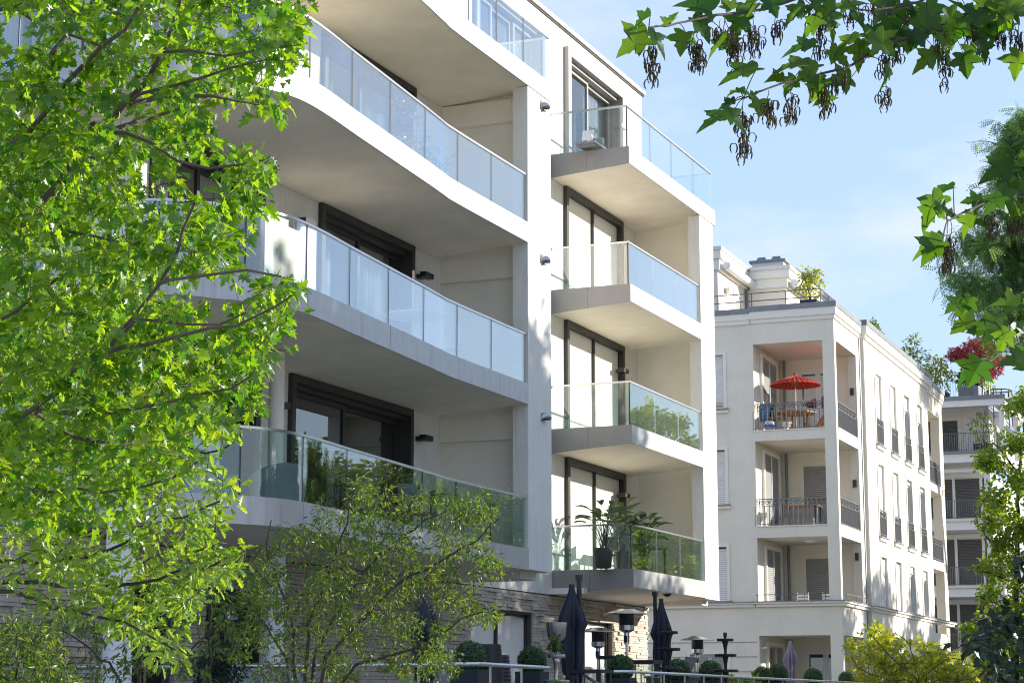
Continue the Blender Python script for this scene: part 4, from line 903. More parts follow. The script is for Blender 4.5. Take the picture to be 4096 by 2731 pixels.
def right_trees():
    # tall locust, only its left flank inside the frame
    b=at(4420,3300,85); b[2]=0
    t=empty('locust_tree',tuple(b),'tall locust tree with hanging feathery foliage at the edge of the sky','tree'); p=Plant(61)
    p.limb([b,b+(0,0,4),b+(.2,.2,9),b+(.1,.3,14)],.28,.08,10,skel=False); J=b+np.array([.1,.1,7.])
    for pts in ([(4300,1300),(4200,1150),(4100,1000),(4040,900)],[(4300,900),(4150,700),(4020,560)],[(4300,1400),(4100,1300),(3950,1250)],[(4300,1100),(4130,850),(3990,720)]): p.limb([J]+px(pts,(85,83.5)),.12,.03,6,.5)
    poly=[(4420,430),(4080,475),(3960,490),(3930,600),(3890,640),(3930,720),(3900,800),(3950,880),(3870,940),(3860,1000),(3880,1060),(3850,1120),(3880,1200),(3960,1270),(4000,1330),(4080,1400),(4420,1500)]
    grow(p,clump(p.rg,poly,[(3960,800,60,60,.5)],140,11,82.5,87.5,.55),.012,11,.60,maxlen=8,start=.2,spread=.8,flat=.6,dropy=.55,off=.10)
    p.wood(t,'bark_dark'); p.crown(t,'pinnate','leaf_locust')
    # young linden in front of the third house
    b=at(4060,3050,60); b[2]=0
    t=empty('linden_tree',tuple(b),'slender bright green tree with upright stem in front of the dark shutters','tree'); p=Plant(67)
    p.limb([b]+px([(4060,2650),(4065,2350),(4070,2050),(4090,1750),(4100,1600)],60),.16,.02,8,.3)
    for pts in ([(4060,2600),(3950,2560),(3850,2580)],[(4060,2450),(3960,2400),(3900,2380)],[(4065,2330),(3950,2290),(3900,2290)],[(4065,2200),(3960,2160),(3930,2120)],[(4070,2050),(3980,2000),(3930,2010)],[(4080,1950),(3990,1870),(3920,1850)],[(4080,1900),(4000,1800),(3960,1760)]): p.limb(px(pts,(60,58.5)),.04,.012,5,.2)
    poly=[(4300,1500),(4130,1560),(4070,1610),(4040,1690),(4000,1760),(4000,1810),(3910,1820),(3960,1880),(3900,1900),(3940,1950),(3910,1990),(3980,2020),(3910,2110),(3960,2150),(3930,2180),(3990,2230),(3930,2260),(3900,2300),(3960,2340),(3900,2380),(3940,2440),(3870,2520),(3940,2580),(3900,2640),(3950,2780),(4300,2780)]
    hl=[(4080,1990,80,30,.9),(4090,2180,80,30,.9),(4000,2110,60,20,.8),(4080,2390,90,30,.8),(4030,2060,60,25,.7),(4120,1850,60,25,.7),(4000,2450,70,30,.8),(4110,2290,60,25,.8),(4000,2600,60,20,.6)]
    grow(p,clump(p.rg,poly,hl,210,8,58,62,.22),.008,15,.14,maxlen=3.5,start=.1,spread=.8,flat=.6,dropy=.25,off=.13)
    p.wood(t,'bark_dark'); p.crown(t,'round','leaf_linden')
    # dark beech spray close to the lens
    b=at(6900,3500,13); b[2]=0
    t=empty('beech_tree',tuple(b),'beech with dark shaded leaves reaching in low over the bright linden','tree'); p=Plant(71)
    p.limb([b,b+(0,0,2),b+(0,.1,5)],.2,.1,9,skel=False); J=b+np.array([0,0,2.6])
    p.limb([J]+px([(5200,2500),(4400,2470),(4096,2490),(3960,2520),(3850,2580)],(13,12)),.03,.003,5,.1)
    p.limb([J]+px([(5200,2350),(4400,2380),(4096,2440),(4000,2460),(3900,2480)],(13,12.4)),.02,.003,5,.1)
    p.limb([J]+px([(5200,2200),(4500,2200),(4180,2200),(4060,2230)],(13,12.4)),.02,.003,5,.1)
    p.limb([J]+px([(5200,2600),(4400,2600),(4096,2620),(4000,2700),(3960,2780)],(13,12.2)),.02,.003,5,.1)
    for Q_,_r,_n in list(p.tubes[1:]): p.leafy(Q_,45,.075,start=.25,flat=.7,off=.10)
    poly=[(4400,2150),(4100,2170),(4070,2230),(4110,2290),(4060,2420),(3960,2470),(3860,2500),(3840,2590),(3890,2620),(3920,2690),(3990,2700),(4000,2780),(4400,2780)]
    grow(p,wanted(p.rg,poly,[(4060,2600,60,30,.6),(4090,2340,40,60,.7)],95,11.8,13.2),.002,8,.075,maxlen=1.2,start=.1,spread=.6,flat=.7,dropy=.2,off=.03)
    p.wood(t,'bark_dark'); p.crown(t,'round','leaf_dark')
    # yellow-green japanese maple at the foot of the cream house
    b=at(3680,2900,56); b[2]=0
    t=empty('japanese_maple',tuple(b),'small yellow green maple with orange tips below the cream house','tree'); p=Plant(73)
    for pts in ([(3680,2760),(3620,2680),(3540,2600),(3480,2540)],[(3690,2760),(3720,2690),(3780,2640),(3850,2630)],[(3680,2760),(3660,2660),(3640,2580),(3600,2540)],[(3680,2760),(3560,2720),(3450,2680),(3400,2620)],[(3700,2760),(3850,2720),(3950,2690)]): p.limb([b]+px(pts,(40,39.4)),.05,.008,6,.15)
    poly=[(3385,2780),(3390,2640),(3420,2620),(3380,2590),(3390,2540),(3440,2520),(3480,2500),(3520,2510),(3560,2500),(3600,2540),(3650,2530),(3655,2560),(3690,2570),(3720,2580),(3800,2590),(3830,2610),(3870,2640),(3900,2680),(3960,2700),(4000,2780)]
    grow(p,wanted(p.rg,poly,[(3440,2640,40,20,.6),(3620,2600,40,20,.7)],330,54.5,57.5),.007,12,.19,maxlen=2,start=.1,spread=.75,flat=.6,dropy=.3,off=.12)
    p.wood(t,'bark_dark'); p.crown(t,'star','leaf_yellow')
def potted(name,label,x,y,d,hgt,wid,leaf,kind,size,n,pot=None,zb=None,cat='plant',cnt=8,seed=5,stem=3,group=None,shape=1.):
    """a plant that stands in a box or pot; x,y = photo pixel of its foot"""
    b=np.array(at(x,y,d)); 
    if zb is not None: b[2]=zb
    t=empty(name,tuple(b),label,cat,group); p=Plant(seed); h0=0
    if pot:
        w,h0=pot; MB().box(b[0]-w/2,b[0]+w/2,b[1]-w/2,b[1]+w/2,b[2],b[2]+h0).build('planter','planter',t)
    c=b+np.array([0,0,h0])
    for k in range(stem): p.limb([c,c+p.rg.normal(0,wid*.12,3)*(1,1,0)+(0,0,hgt*.3),c+p.rg.normal(0,wid*.25,3)*(1,1,0)+(0,0,hgt*.72)],.02,.008,5,.12)
    pts=[]
    while len(pts)<n:
        q=p.rg.uniform(-1,1,3)
        if q@q<1 and p.rg.rand()<.4+.6*abs(q@q): pts.append(c+np.array([q[0]*wid/2,q[1]*wid/2,hgt*(.56+.44*q[2])]) if shape>0 else c+np.array([q[0]*wid/2*(1-.4*q[2]),q[1]*wid/2,hgt*(.55+.45*q[2])]))
    grow(p,pts,.004,cnt,size,maxlen=2.5,start=.1,spread=.8,flat=.5,dropy=.2,off=size*.6)
    p.wood(t,'bark_dark'); p.crown(t,kind,leaf); return t
def roof_plants():
    zr=16.44
    b=w2_3(1.9,1.75,zr); 
    t=empty('red_japanese_maple',b,'crimson maple in a grey box on the roof terrace','tree'); p=Plant(81); b=np.array(b)
    MB().box(b[0]-.9,b[0]+.9,b[1]-.5,b[1]+.5,b[2],b[2]+.6).build('planter','zinc',t)
    for pts in ([(3905,1540),(3880,1470),(3840,1420)],[(3910,1540),(3930,1450),(3960,1390)],[(3910,1540),(3900,1460),(3900,1380)],[(3915,1540),(3970,1480),(4000,1440)]): p.limb([b+(0,0,.6)]+px(pts,101),.05,.012,5,.3)
    poly=[(3795,1440),(3800,1400),(3850,1380),(3860,1365),(3910,1370),(3930,1345),(3960,1350),(3985,1380),(3990,1410),(4015,1450),(4010,1490),(3980,1510),(3930,1515),(3900,1500),(3890,1470),(3830,1450)]
    grow(p,wanted(p.rg,poly,[(3880,1450,20,12,.7)],230,99.5,102.5),.012,12,.2,maxlen=4,start=.1,spread=.8,flat=.7,dropy=.15,off=.16)
    p.wood(t,'bark_dark'); p.crown(t,'star','leaf_red')
    for i,(u,v,h,w,lf,lab,sd) in enumerate([(1.6,4.6,3.3,2.0,'leaf_far','tall green shrub on the roof terrace, just past the cream house cornice',3),(1.5,3.4,2.1,1.9,'leaf_yellow','yellow leaved shrub between the tall green shrub and the crimson maple',4),(2.3,1.9,1.5,1.2,'leaf_far','low green shrub in the grey box below the crimson maple',6),(7.5,2.2,2.7,2.3,'leaf_yellow','golden shrub behind the roof railing and beside the black ladder hoops',7)]):
        q=w2_3(u,v,zr); potted('roof_shrub',lab,0,0,1,h,w,lf,'small',.20,70,pot=(1.0,.35) if i<2 else (.4,.3),cat='shrub',seed=sd,zb=None,cnt=9) if 0 else roof_pot(q,lab,h,w,lf,sd,i)
    for (u,v,h,w,lf,lab,sd) in [(.7,1.1,1.0,.9,'leaf_far','bushy conifer by the iron railing of the upper balcony under the open frame',9)]:
        q=w2_3(u,v,13.66); roof_pot(q,lab,1.75,1.5,lf,sd,9,.12)
    q=w2_2(1.7,1.15,14.8); roof_pot(q,'slim yellowish shrub on the roof terrace of the cream house beside its penthouse',1.3,1.0,'leaf_yellow',13,9,.13)
    q=w2_2(9.3,.5,14.5); roof_pot(q,'dark tuft of leaves showing above the cream house coping',.95,.7,'leaf_far',15,9,.13)
    q=w2_2(15.5,.6,14.5); roof_pot(q,'small leafy tuft at the far end of the cream house coping',.8,.6,'leaf_far',17,9,.13)
def w2_3(x,y,z): v=T3@Vector((x,y,z)); return (v.x,v.y,v.z)
def w2_2(x,y,z): v=T2@Vector((x,y,z)); return (v.x,v.y,v.z)
def roof_pot(q,lab,h,w,lf,sd,i,ls=.2):
    b=np.array(q); t=empty('roof_shrub',tuple(q),lab,'shrub'); p=Plant(sd); h0=.4
    MB().box(b[0]-.35,b[0]+.35,b[1]-w*.3,b[1]+w*.3,b[2],b[2]+h0).build('planter','planter',t)
    c=b+np.array([0,0,h0*.9])
    for k in range(3): p.limb([c,c+p.rg.normal(0,w*.1,3)*(1,1,0)+(0,0,h*.4),c+p.rg.normal(0,w*.2,3)*(1,1,0)+(0,0,h*.85)],.025,.008,5,.2)
    pts=[]
    while len(pts)<75:
        s=p.rg.uniform(-1,1,3)
        if s@s<1: pts.append(c+np.array([s[0]*w*.45*(1.1-.45*s[2]),s[1]*w*.45*(1.1-.45*s[2]),h*(.52+.48*s[2])]))
    grow(p,pts,.006,8,ls,maxlen=2.5,start=.1,spread=.8,flat=.5,dropy=.15,off=ls*.7)
    p.wood(t,'bark_dark'); p.crown(t,'small',lf); return t
# ------------------------------------------------------------------ trees of the opposite bank: they shade the lower storeys and stand in the glass
def bank_trees():
    def proto(seed,gap):
        b=np.array([0,0,0.]); t=empty('bank_tree',(0,0,0),'broad leafy tree on the opposite bank outside the picture','tree','trees on the opposite bank'); p=Plant(seed); rg=p.rg
        p.limb([b,b+(.05,0,3),b+(.1,.1,7),b+(0,.2,12)],.28,.06,8,.5)
        for k in range(16):
            z=rg.uniform(3.5,11); a=rg.uniform(0,6.28); r=rg.uniform(1.6,3.0)
            p.limb([b+(.05,.05,z),b+(math.cos(a)*r*.5,math.sin(a)*r*.5,z+.9),b+(math.cos(a)*r,math.sin(a)*r,z+1.5)],.08,.02,5,.4)
        cl=[]
        for k in range(60):
            z=rg.uniform(3.2,14.4); rr=3.6*math.sin(math.pi*min(1,max(.08,(z-1.6)/13.6)))**.7; a=rg.uniform(0,6.28); r=rr*rg.uniform(.35,1)
            cl.append((np.array([r*math.cos(a),r*math.sin(a),z]),rg.uniform(.6,1.25)))
        pos=[];dr=[];nm=[];sz=[]
        for c,r in cl:
            n=int(230*r*r)
            q=rg.normal(0,1,(n,3)); q/=np.linalg.norm(q,axis=1,keepdims=True); q*=(rg.rand(n,1)**.4)*r*np.array([1,1,.7])
            pos.append(c+q); dr.append(q+rg.normal(0,.5,(n,3))-np.array([0,0,.3])); nm.append(rg.normal(0,.6,(n,3))+np.array([0,0,1])); sz.append(rg.uniform(.22,.42,n))
        V,F=leaves('round',np.vstack(pos),np.vstack(dr),np.vstack(nm),np.concatenate(sz)); tri_mesh('crown',V,F,'leaf_bank',t)
        p.wood(t,'bark_dark','trunk'); return t
    pr=[proto(101,0),proto(113,0)]
    used=[0,0]
    for i,(x,y,h) in enumerate(BANK):
        k=i%2; o=pr[k] if not used[k] else copy_tree(pr[k]); used[k]=1
        o.location=(x,y,0); s=h/15.; o.scale=(s*1.15,s*1.15,s); o.rotation_euler.z=i*1.7
BANK=[(31,-9,12.0),(36,-10.5,15.8),(39.2,-9.5,17.2),(42,-11,17.6),(44.8,-9.2,17.2),(47.6,-10.8,17.5),(50.4,-9.5,17.0),(53,-9.5,16.2),(57,-9.5,12.4),(61,-11,10.8),(67,-9.5,9.6),(74,-11,10.6),(80,-10,13.2),(86,-11,14.4),(92,-10,13.6),(98,-11,13.8),(105,-10,14.6),(112,-11,16),(119,-10,17.5),(127,-11.5,18.5),(136,-10,17.5),(147,-12,19),(160,-10,19),(176,-12,20)]
# ------------------------------------------------------------------ terrace furniture
FZ=1.15
def railings():
    def run(name,label,pts,posts,zt=2.0):
        t=empty(name,(pts[0][0],pts[0][1],FZ),label,'railing')
        P=np.array([(a,b,zt) for a,b in pts]); m=MB(); m.tube(P,.024,8); m.build('handrail','steel',t,smooth=50)
        for dz in(.30,.55): MB().tube(P-np.array([0,0,dz]),.010,6).build('rail_bar','steel',t)
        d=np.r_[0,np.cumsum(np.linalg.norm(np.diff(P,axis=0),axis=1))]
        for s in np.arange(.05,d[-1],posts):
            x,y=np.interp(s,d,P[:,0]),np.interp(s,d,P[:,1]); MB().box(x-.02,x+.02,y-.008,y+.008,FZ,zt-.02).build('post','steel',t)
        return t
    z=lambda x,y: tuple(onZ(1600+x/2.352,2200+y/2.352,2.0)[:2]); z2=lambda x,y: tuple(onZ(2400+x/2.352,2200+y/2.352,2.0)[:2])
    L_=lambda x,y: tuple(onZ(x/1.887,1900+y/1.887,2.0)[:2])
    run('steel_railing','steel tube railing round the terrace end, turning before the grey planters',[L_(320,1447),L_(1100,1445),L_(1560,1441),L_(2350,1437),z(740,1068),z(1400,1104)],1.35)
    run('steel_railing','long steel tube railing sloping away past the clipped boxwood balls',[z(1712,1138),z2(260,1139),z2(1200,1186),z2(2352,1241),(62,12.9)],1.5)
    a=onZ(1600+1715/2.352,2200+1138/2.352,2.0); t=empty('stair_handrail',(a[0],a[1],FZ),'slanting steel handrail going down the steps between the two railings','handrail')
    b=at(2395,2735,26.5); MB().tube([a,a+(0,0,-.04),b,b+(b-a)*.8],.024,8).build('handrail','steel',t); MB().tube([a+(0,0,-.25),b+(0,0,-.25),b+(b-a)*.8+(0,0,-.25)],.010,6).build('rail_bar','steel',t)
    MB().box(a[0]-.02,a[0]+.02,a[1]-.01,a[1]+.01,FZ,a[2]-.03).build('post','steel',t)
def boxwoods():
    rg=np.random.RandomState(5); t0=empty('potted_boxwood',(0,0,0),'x','boxwood'); n=3000
    q=rg.normal(0,1,(n,3)); q/=np.linalg.norm(q,axis=1,keepdims=True); rr=.22*(1+.05*np.sin(q[:,0]*5+1)*np.sin(q[:,1]*4)+rg.normal(0,.035,n))
    pos=q*rr[:,None]+np.array([0,0,.72]); V,F=leaves('round',pos,rg.normal(0,1,(n,3))+q*.3,q+rg.normal(0,.5,(n,3)),rg.uniform(.022,.036,n))
    tri_mesh('foliage',V,F,'leaf_box',t0)
    s=[];core=MB(); 
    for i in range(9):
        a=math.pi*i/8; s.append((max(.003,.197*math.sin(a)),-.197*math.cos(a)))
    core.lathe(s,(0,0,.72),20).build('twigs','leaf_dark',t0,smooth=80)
    m=MB(); w=.215
    m.add([(-w,-w,0),(w,-w,0),(w,w,0),(-w,w,0),(-w,-w,.55),(w,-w,.55),(w,w,.55),(-w,w,.55),(-w+.02,-w+.02,.55),(w-.02,-w+.02,.55),(w-.02,w-.02,.55),(-w+.02,w-.02,.55),(-w+.02,-w+.02,.5),(w-.02,-w+.02,.5),(w-.02,w-.02,.5),(-w+.02,w-.02,.5)],
      [(0,1,5,4),(1,2,6,5),(2,3,7,6),(3,0,4,7),(4,5,9,8),(5,6,10,9),(6,7,11,10),(7,4,8,11),(8,9,13,12),(9,10,14,13),(10,11,15,14),(11,8,12,15),(12,13,14,15)])
    m.build('planter','planter',t0)
    lab=['clipped boxwood ball in a dark planter beside the ribbed black vases, largest of the row','clipped boxwood ball in a dark planter beside the tiered stand with the metal cup','clipped boxwood ball in a dark planter below the tall patio heater','clipped boxwood ball below the second furled navy parasol, in front of the black urn','clipped boxwood ball between the small patio heater and the bare tiered stand','clipped boxwood ball in front of the plum parasol','clipped boxwood ball before the glazed doors under the cream house','clipped boxwood ball farthest along the railing, at the edge of the yellow maple']
    first=True
    for i,(x,y,w) in enumerate([(1080,1509,73),(1222,1517,64),(1427,1533,59),(1558,1540,54.5),(1632,1542,51),(1787,1547.5,45),(1868,1555,42),(1945,1560,37)]):
        d=FPX*.455/(w*1.7415); c=at(x*1.7415,y*1.7415,d)
        o=t0 if first else copy_tree(t0); first=False
        o.location=(c[0],c[1],c[2]-.72); o['label']=lab[i]; o['group']='clipped boxwood balls along the railing'; o.rotation_euler.z=.0+i*.02
    c=at(3052,2705,46); o=copy_tree(t0); o.location=(c[0],c[1],c[2]-.72); o['label']='lighter yellow green clipped ball just behind the dark balls'; 
    for ch in o.children:
        if ch.name.startswith('foliage'): ch.data=ch.data.copy(); ch.data.materials[0]=MAT['leaf_boxlight']
    del o['group']
def heater(x,y,d,label,glow=False):
    top=at(x,y,d); b=(top[0],top[1],FZ-.0); H=top[2]-FZ
    t=empty('patio_heater',b,label,'patio heater','steel patio heaters')
    L_=lambda prof,name,m,sm=45: MB().lathe(prof,b,24).build(name,m,t,smooth=sm)
    MB().lathe([(.015,H),(.16,H-.005),(.18,H-.02),(.40,H-.085),(.405,H-.098),(.39,H-.094),(.17,H-.03)],b,28).build('reflector','dome_steel',t,smooth=30)
    L_([(.13,H-.31),(.14,H-.30),(.14,H-.06),(.13,H-.055)],'emitter_mesh','dark_metal'); L_([(.06,H-.44),(.10,H-.42),(.145,H-.395),(.145,H-.305),(.06,H-.30)],'burner','dome_steel')
    L_([(.05,H-.66),(.05,H-.44),(.045,H-.43)],'control_housing','steel'); MB().box(b[0]-.09,b[0]-.045,b[1]-.03,b[1]+.03,FZ+H-.62,FZ+H-.50).build('knob','dark_metal',t)
    L_([(.028,.75),(.028,H-.64)],'pole','steel'); L_([(.22,0),(.22,.05),(.2,.06),(.2,.74),(.18,.78),(.03,.80)],'gas_cover','dome_steel'); return t
def parasol(x,yt,d,label,hgt,yb=None,mast=True,m='navy',lean=0.,flip=1):
    """closed cantilever parasol: tied cloth hanging in folds, mast and arm behind"""
    top=at(x,yt,d); zb=FZ+.25; b=(top[0],top[1],FZ); H=top[2]-FZ
    t=empty('closed_parasol',b,label,'parasol'); vs=[];fs=[];n=72
    prof=[(0,.035,.0),(.05,.055,.02),(.14,.105,.12),(.24,.15,.24),(.31,.168,.34),(.345,.15,.30),(.38,.132,.24),(.50,.14,.26),(.70,.115,.24),(.745,.085,.10),(.765,.09,.12),(.84,.15,.32),(.93,.20,.42),(.96,.21,.45)]
    rg=np.random.RandomState(int(x)); ph=rg.uniform(0,6.28,3)
    L0=H-.30
    for s_,r,f in prof:
        for j in range(n):
            a=2*math.pi*j/n; k=1+f*(1.0*math.cos(8*a+ph[0]+s_*1.2)+.5*math.cos(5*a+ph[1]-s_*2)+.5*math.cos(13*a+ph[2]+s_))
            drop=-.05*f*math.cos(8*a+ph[0]) if s_>.3 else 0
            rr=r*max(.35,k)*hgt; vs.append((b[0]+rr*math.cos(a)+lean*s_,b[1]+rr*math.sin(a),FZ+H-s_*L0+drop*(1.8 if s_>.9 else .5)))
    m_=len(prof); fs=[(i*n+j,i*n+(j+1)%n,(i+1)*n+(j+1)%n,(i+1)*n+j) for i in range(m_-1) for j in range(n)]+[tuple(range(n-1,-1,-1))]
    MB().add(vs,fs).build('canopy',m,t,smooth=70)
    MB().lathe([(.092*hgt,-.02),(.098*hgt,0),(.092*hgt,.035)],(b[0]+lean*.75,b[1],FZ+H-.755*L0),24).build('strap',m,t)
    MB().lathe([(.03,0),(.045,.01),(.045,.05),(.03,.055)],(b[0],b[1],FZ+H-.01),16).build('cap','pole',t)
    if mast:
        q=np.array(b)+RT*(.12*flip)+FW*.06; q[2]=FZ
        MB().box(q[0]-.035,q[0]+.035,q[1]-.03,q[1]+.03,FZ,FZ+H+.10).build('mast','pole',t); MB().box(q[0]-.05,q[0]+.05,q[1]-.045,q[1]+.045,FZ+H+.101,FZ+H+.19).build('mast_head','pole',t)
        MB().bar((q[0]-.05,q[1]-.03,FZ+H+.02),(q[0]-.05,q[1]-.03,FZ+.9),.035).build('arm','pole',t)
    else: MB().lathe([(.025,0),(.025,.5)],b,10).build('pole','pole',t)
    MB().box(b[0]-.4,b[0]+.4,b[1]-.4,b[1]+.4,FZ,FZ+.07).build('base','stone_dark',t)
    return t
def tier_stand(x,y,d,label,tiers,cup=False,m='dark_metal'):
    top=at(x,y,d); b=(top[0],top[1],FZ); H=top[2]-FZ; t=empty('tiered_stand',b,label,'stand')
    st=[]; zs=[H-t_ for t_,_ in tiers]
    prof=[(.05,0),(.05,.05)]
    for (dz,r) in reversed(tiers): prof+=[(.028,H-dz-.16),(.045,H-dz-.07),(.06,H-dz-.012),(.028,H-dz+.05)]
    prof+=[(.022,H-.12),(.035,H-.06),(.04,H-.02),(.015,H)] if not cup else [(.03,H-.36),(.05,H-.30),(.03,H-.28)]
    MB().lathe(prof,b,14).build('stem',m if not cup else 'dome_steel',t,smooth=60)
    for dz,r in tiers: MB().lathe([(r*.96,H-dz),(r,H-dz+.01),(r,H-dz+.045),(r*.95,H-dz+.05)],b,28).build('tray',m if not cup else 'dome_steel',t,smooth=40)
    if cup: MB().lathe([(.04,H-.28),(.11,H-.24),(.13,H-.20),(.155,H),(.145,H-.003),(.12,H-.18)],b,24).build('cup','dome_steel',t,smooth=45)
    return t
def terrace():
    heater(2506,2434,37.5,'tallest patio heater, in front of the stone pier')
    heater(2392,2507,42,'patio heater beside the mast of the furled navy parasol')
    heater(2789,2542,47,'patio heater before the green curtained window')
    parasol(2287,2345,32,'furled navy parasol tied at the waist before the stone wall, between stand and heater',1.12,flip=1)
    parasol(2645,2402,40,'furled navy parasol beside the tiered stand, in front of the cream house',1.05,flip=-1)
    parasol(1705,2395,27,'furled navy parasol half hidden behind the airy small tree',1.1,flip=-1)
    t=parasol(3160,2560,60,'furled plum parasol in the ground floor loggia of the cream house',.95,mast=False,m='plum')
    tier_stand(2225,2488,28.5,'tiered metal stand topped by a tall cup beside the navy parasol',[(.50,.13),(.86,.19),(1.3,.24)],cup=True)
    tier_stand(2676,2498,36,'tiered dark stand rising from a black urn before the furled parasol',[(.16,.16),(.46,.20),(.80,.22)])
    tier_stand(2900,2527,38,'bare tiered dark stand with four trays, standing alone',[(.17,.16),(.46,.21),(.75,.24),(1.05,.22)])
    q=at(2660,2665,36); t=empty('black_urn',(q[0],q[1],FZ),'flared black urn under the tiered stand','urn'); MB().lathe([(.10,0),(.12,.05),(.10,.12),(.15,.4),(.20,.62),(.26,.68),(.25,.70),(.21,.66)],(q[0],q[1],FZ),24).build('body','planter',t,smooth=50)
    for x,y,d,s,lab in ((1957,2575,29,1.,'taller of two ribbed black vases beside the largest boxwood ball'),(1990,2618,29.4,.8,'smaller ribbed black vase tucked behind the taller one')):
        q=at(x,y,d); H=q[2]-FZ; t=empty('ribbed_vase',(q[0],q[1],FZ),lab,'vase'); pr=[]
        for k in range(41):
            z=H*k/40; e=.5+.5*math.sin(math.pi*(.15+.75*k/40)); pr.append((.09+.115*e+(.008 if k%2 else 0),z))
        MB().lathe(pr,(q[0],q[1],FZ),28).build('body','dark_metal',t,smooth=30)
    def cushion(c,l,w,h,name,par,m='cushion',rot=0):
        n=10;V=[];F=[]
        for i in range(n+1):
            for j in range(n+1):
                u,v=2*i/n-1,2*j/n-1; e=max(0,(1-u**4)*(1-v**4))**.45; V.append((u*l/2,v*w/2,h/2*e))
        k=len(V); V+=[(a,b,-c_) for a,b,c_ in V]
        for i in range(n):
            for j in range(n):
                a=i*(n+1)+j; F+=[(a,a+n+1,a+n+2,a+1),(k+a,k+a+1,k+a+n+2,k+a+n+1)]
        M=Matrix.Translation(c)@Matrix.Rotation(rot,4,'X'); b=MB(M); b.add(V,F); return b.build(name,m,par,smooth=60)
    for x,y,d,lab,ln in ((1960,2700,31,'grey upholstered lounge sofa behind the railing by the ribbed vases',2.4),(1145,2695,25.5,'grey upholstered lounge sofa behind the left railing near the white column',1.8)):
        q=at(x,y,d); c=(q[0],q[1],FZ); t=empty('lounge_sofa',c,lab,'sofa')
        MB().box(c[0]-ln/2,c[0]+ln/2,c[1]-.42,c[1]+.42,FZ+.05,FZ+.36).build('base','cushion',t)
        for k in range(3):
            xx=c[0]-ln/2+ln*(k+.5)/3; cushion((xx,c[1]-.03,FZ+.45),ln/3-.02,.80,.17,'seat_cushion',t)
            cushion((xx,c[1]+.30,FZ+.66),ln/3-.05,.46,.18,'back_cushion',t,rot=R(75))
    # high table, outdoor kitchen, glass box lanterns, grill
    q=at(2360,2690,30); t=empty('high_table',(q[0],q[1],FZ),'dark high table on thin legs beyond the furled parasol','table'); z=q[2]+.03
    MB().box(q[0]-.28,q[0]+.28,q[1]-.28,q[1]+.28,z-.03,z+.02).build('table_top','dark_metal',t)
    for dx in(-.22,.22):
        for dy in(-.22,.22): MB().box(q[0]+dx-.03,q[0]+dx+.03,q[1]+dy-.03,q[1]+dy+.03,FZ,z-.031).build('leg','dark_metal',t)
    q=at(2790,2718,43); t=empty('outdoor_kitchen',(q[0],q[1],FZ),'long dark stone outdoor kitchen counter behind the boxwood balls','counter')
    MB().box(q[0]-2.4,q[0]+3.6,q[1]-.3,q[1]+.35,FZ,FZ+.86).build('body','stone_dark',t); MB().box(q[0]-2.44,q[0]+3.64,q[1]-.34,q[1]+.39,FZ+.861,FZ+.90).build('counter_top','stone_dark',t)
    t2=empty('gas_grill',(q[0]-.1,q[1],FZ+.9),'stainless grill with raised hood standing on the dark counter','grill')
    MB().box(q[0]-.35,q[0]+.4,q[1]-.24,q[1]+.26,FZ+.901,FZ+1.02).build('body','steel',t2); MB().add([(q[0]-.35,q[1]+.26,FZ+1.021),(q[0]+.4,q[1]+.26,FZ+1.021),(q[0]+.4,q[1]+.1,FZ+1.33),(q[0]-.35,q[1]+.1,FZ+1.33),(q[0]-.35,q[1]+.3,FZ+1.021),(q[0]+.4,q[1]+.3,FZ+1.021),(q[0]+.4,q[1]+.14,FZ+1.34),(q[0]-.35,q[1]+.14,FZ+1.34)],[(0,1,2,3),(7,6,5,4),(3,2,6,7),(0,3,7,4),(1,5,6,2)]).build('hood','steel',t2)
    for x,y,w,lab in ((2575,2643,.5,'glass lantern box with a black rim between boxwood ball and furled parasol'),(2446,2625,.35,'smaller glass lantern box half hidden behind the boxwood ball under the heater')):
        q=at(x,y,37); t=empty('glass_lantern',(q[0],q[1],FZ),lab,'lantern'); z1=q[2]+.02; m=MB()
        for dx in(-w/2,w/2):
            for dy in(-w/2,w/2): m.box(q[0]+dx-.012,q[0]+dx+.012,q[1]+dy-.012,q[1]+dy+.012,FZ,z1-.07)
        m.build('frame','steel',t); MB().box(q[0]-w/2-.03,q[0]+w/2+.03,q[1]-w/2-.03,q[1]+w/2+.03,z1-.069,z1).build('rim','dark_metal',t)
        for s in(-1,1): MB().box(q[0]-w/2+.013,q[0]+w/2-.013,q[1]+s*w/2-.004,q[1]+s*w/2+.004,FZ+.02,z1-.08).build('glass','clear_glass',t)
        for s in(-1,1): MB().box(q[0]+s*w/2-.004,q[0]+s*w/2+.004,q[1]-w/2+.013,q[1]+w/2-.013,FZ+.02,z1-.08).build('glass','clear_glass',t)
    t=potted('leafy_shrub','pale leaved shrub with white blossoms between railing and clipped balls',2985,2735,41,1.0,.75,'leaf_linden','round',.10,45,cat='shrub',cnt=6,seed=23,zb=1.15)
    potted('herb_planting','bright green herbs in a tub below the tiered cup stand',2225,2740,27.5,.62,.42,'leaf_linden','small',.035,70,cat='plant',cnt=14,seed=29,zb=1.25)
    t=potted('trailing_plant','dark rosette plant sitting on the trays of the cup stand',2215,2605,28.3,.22,.24,'leaf_far','lance',.09,16,cat='plant',cnt=6,seed=31)
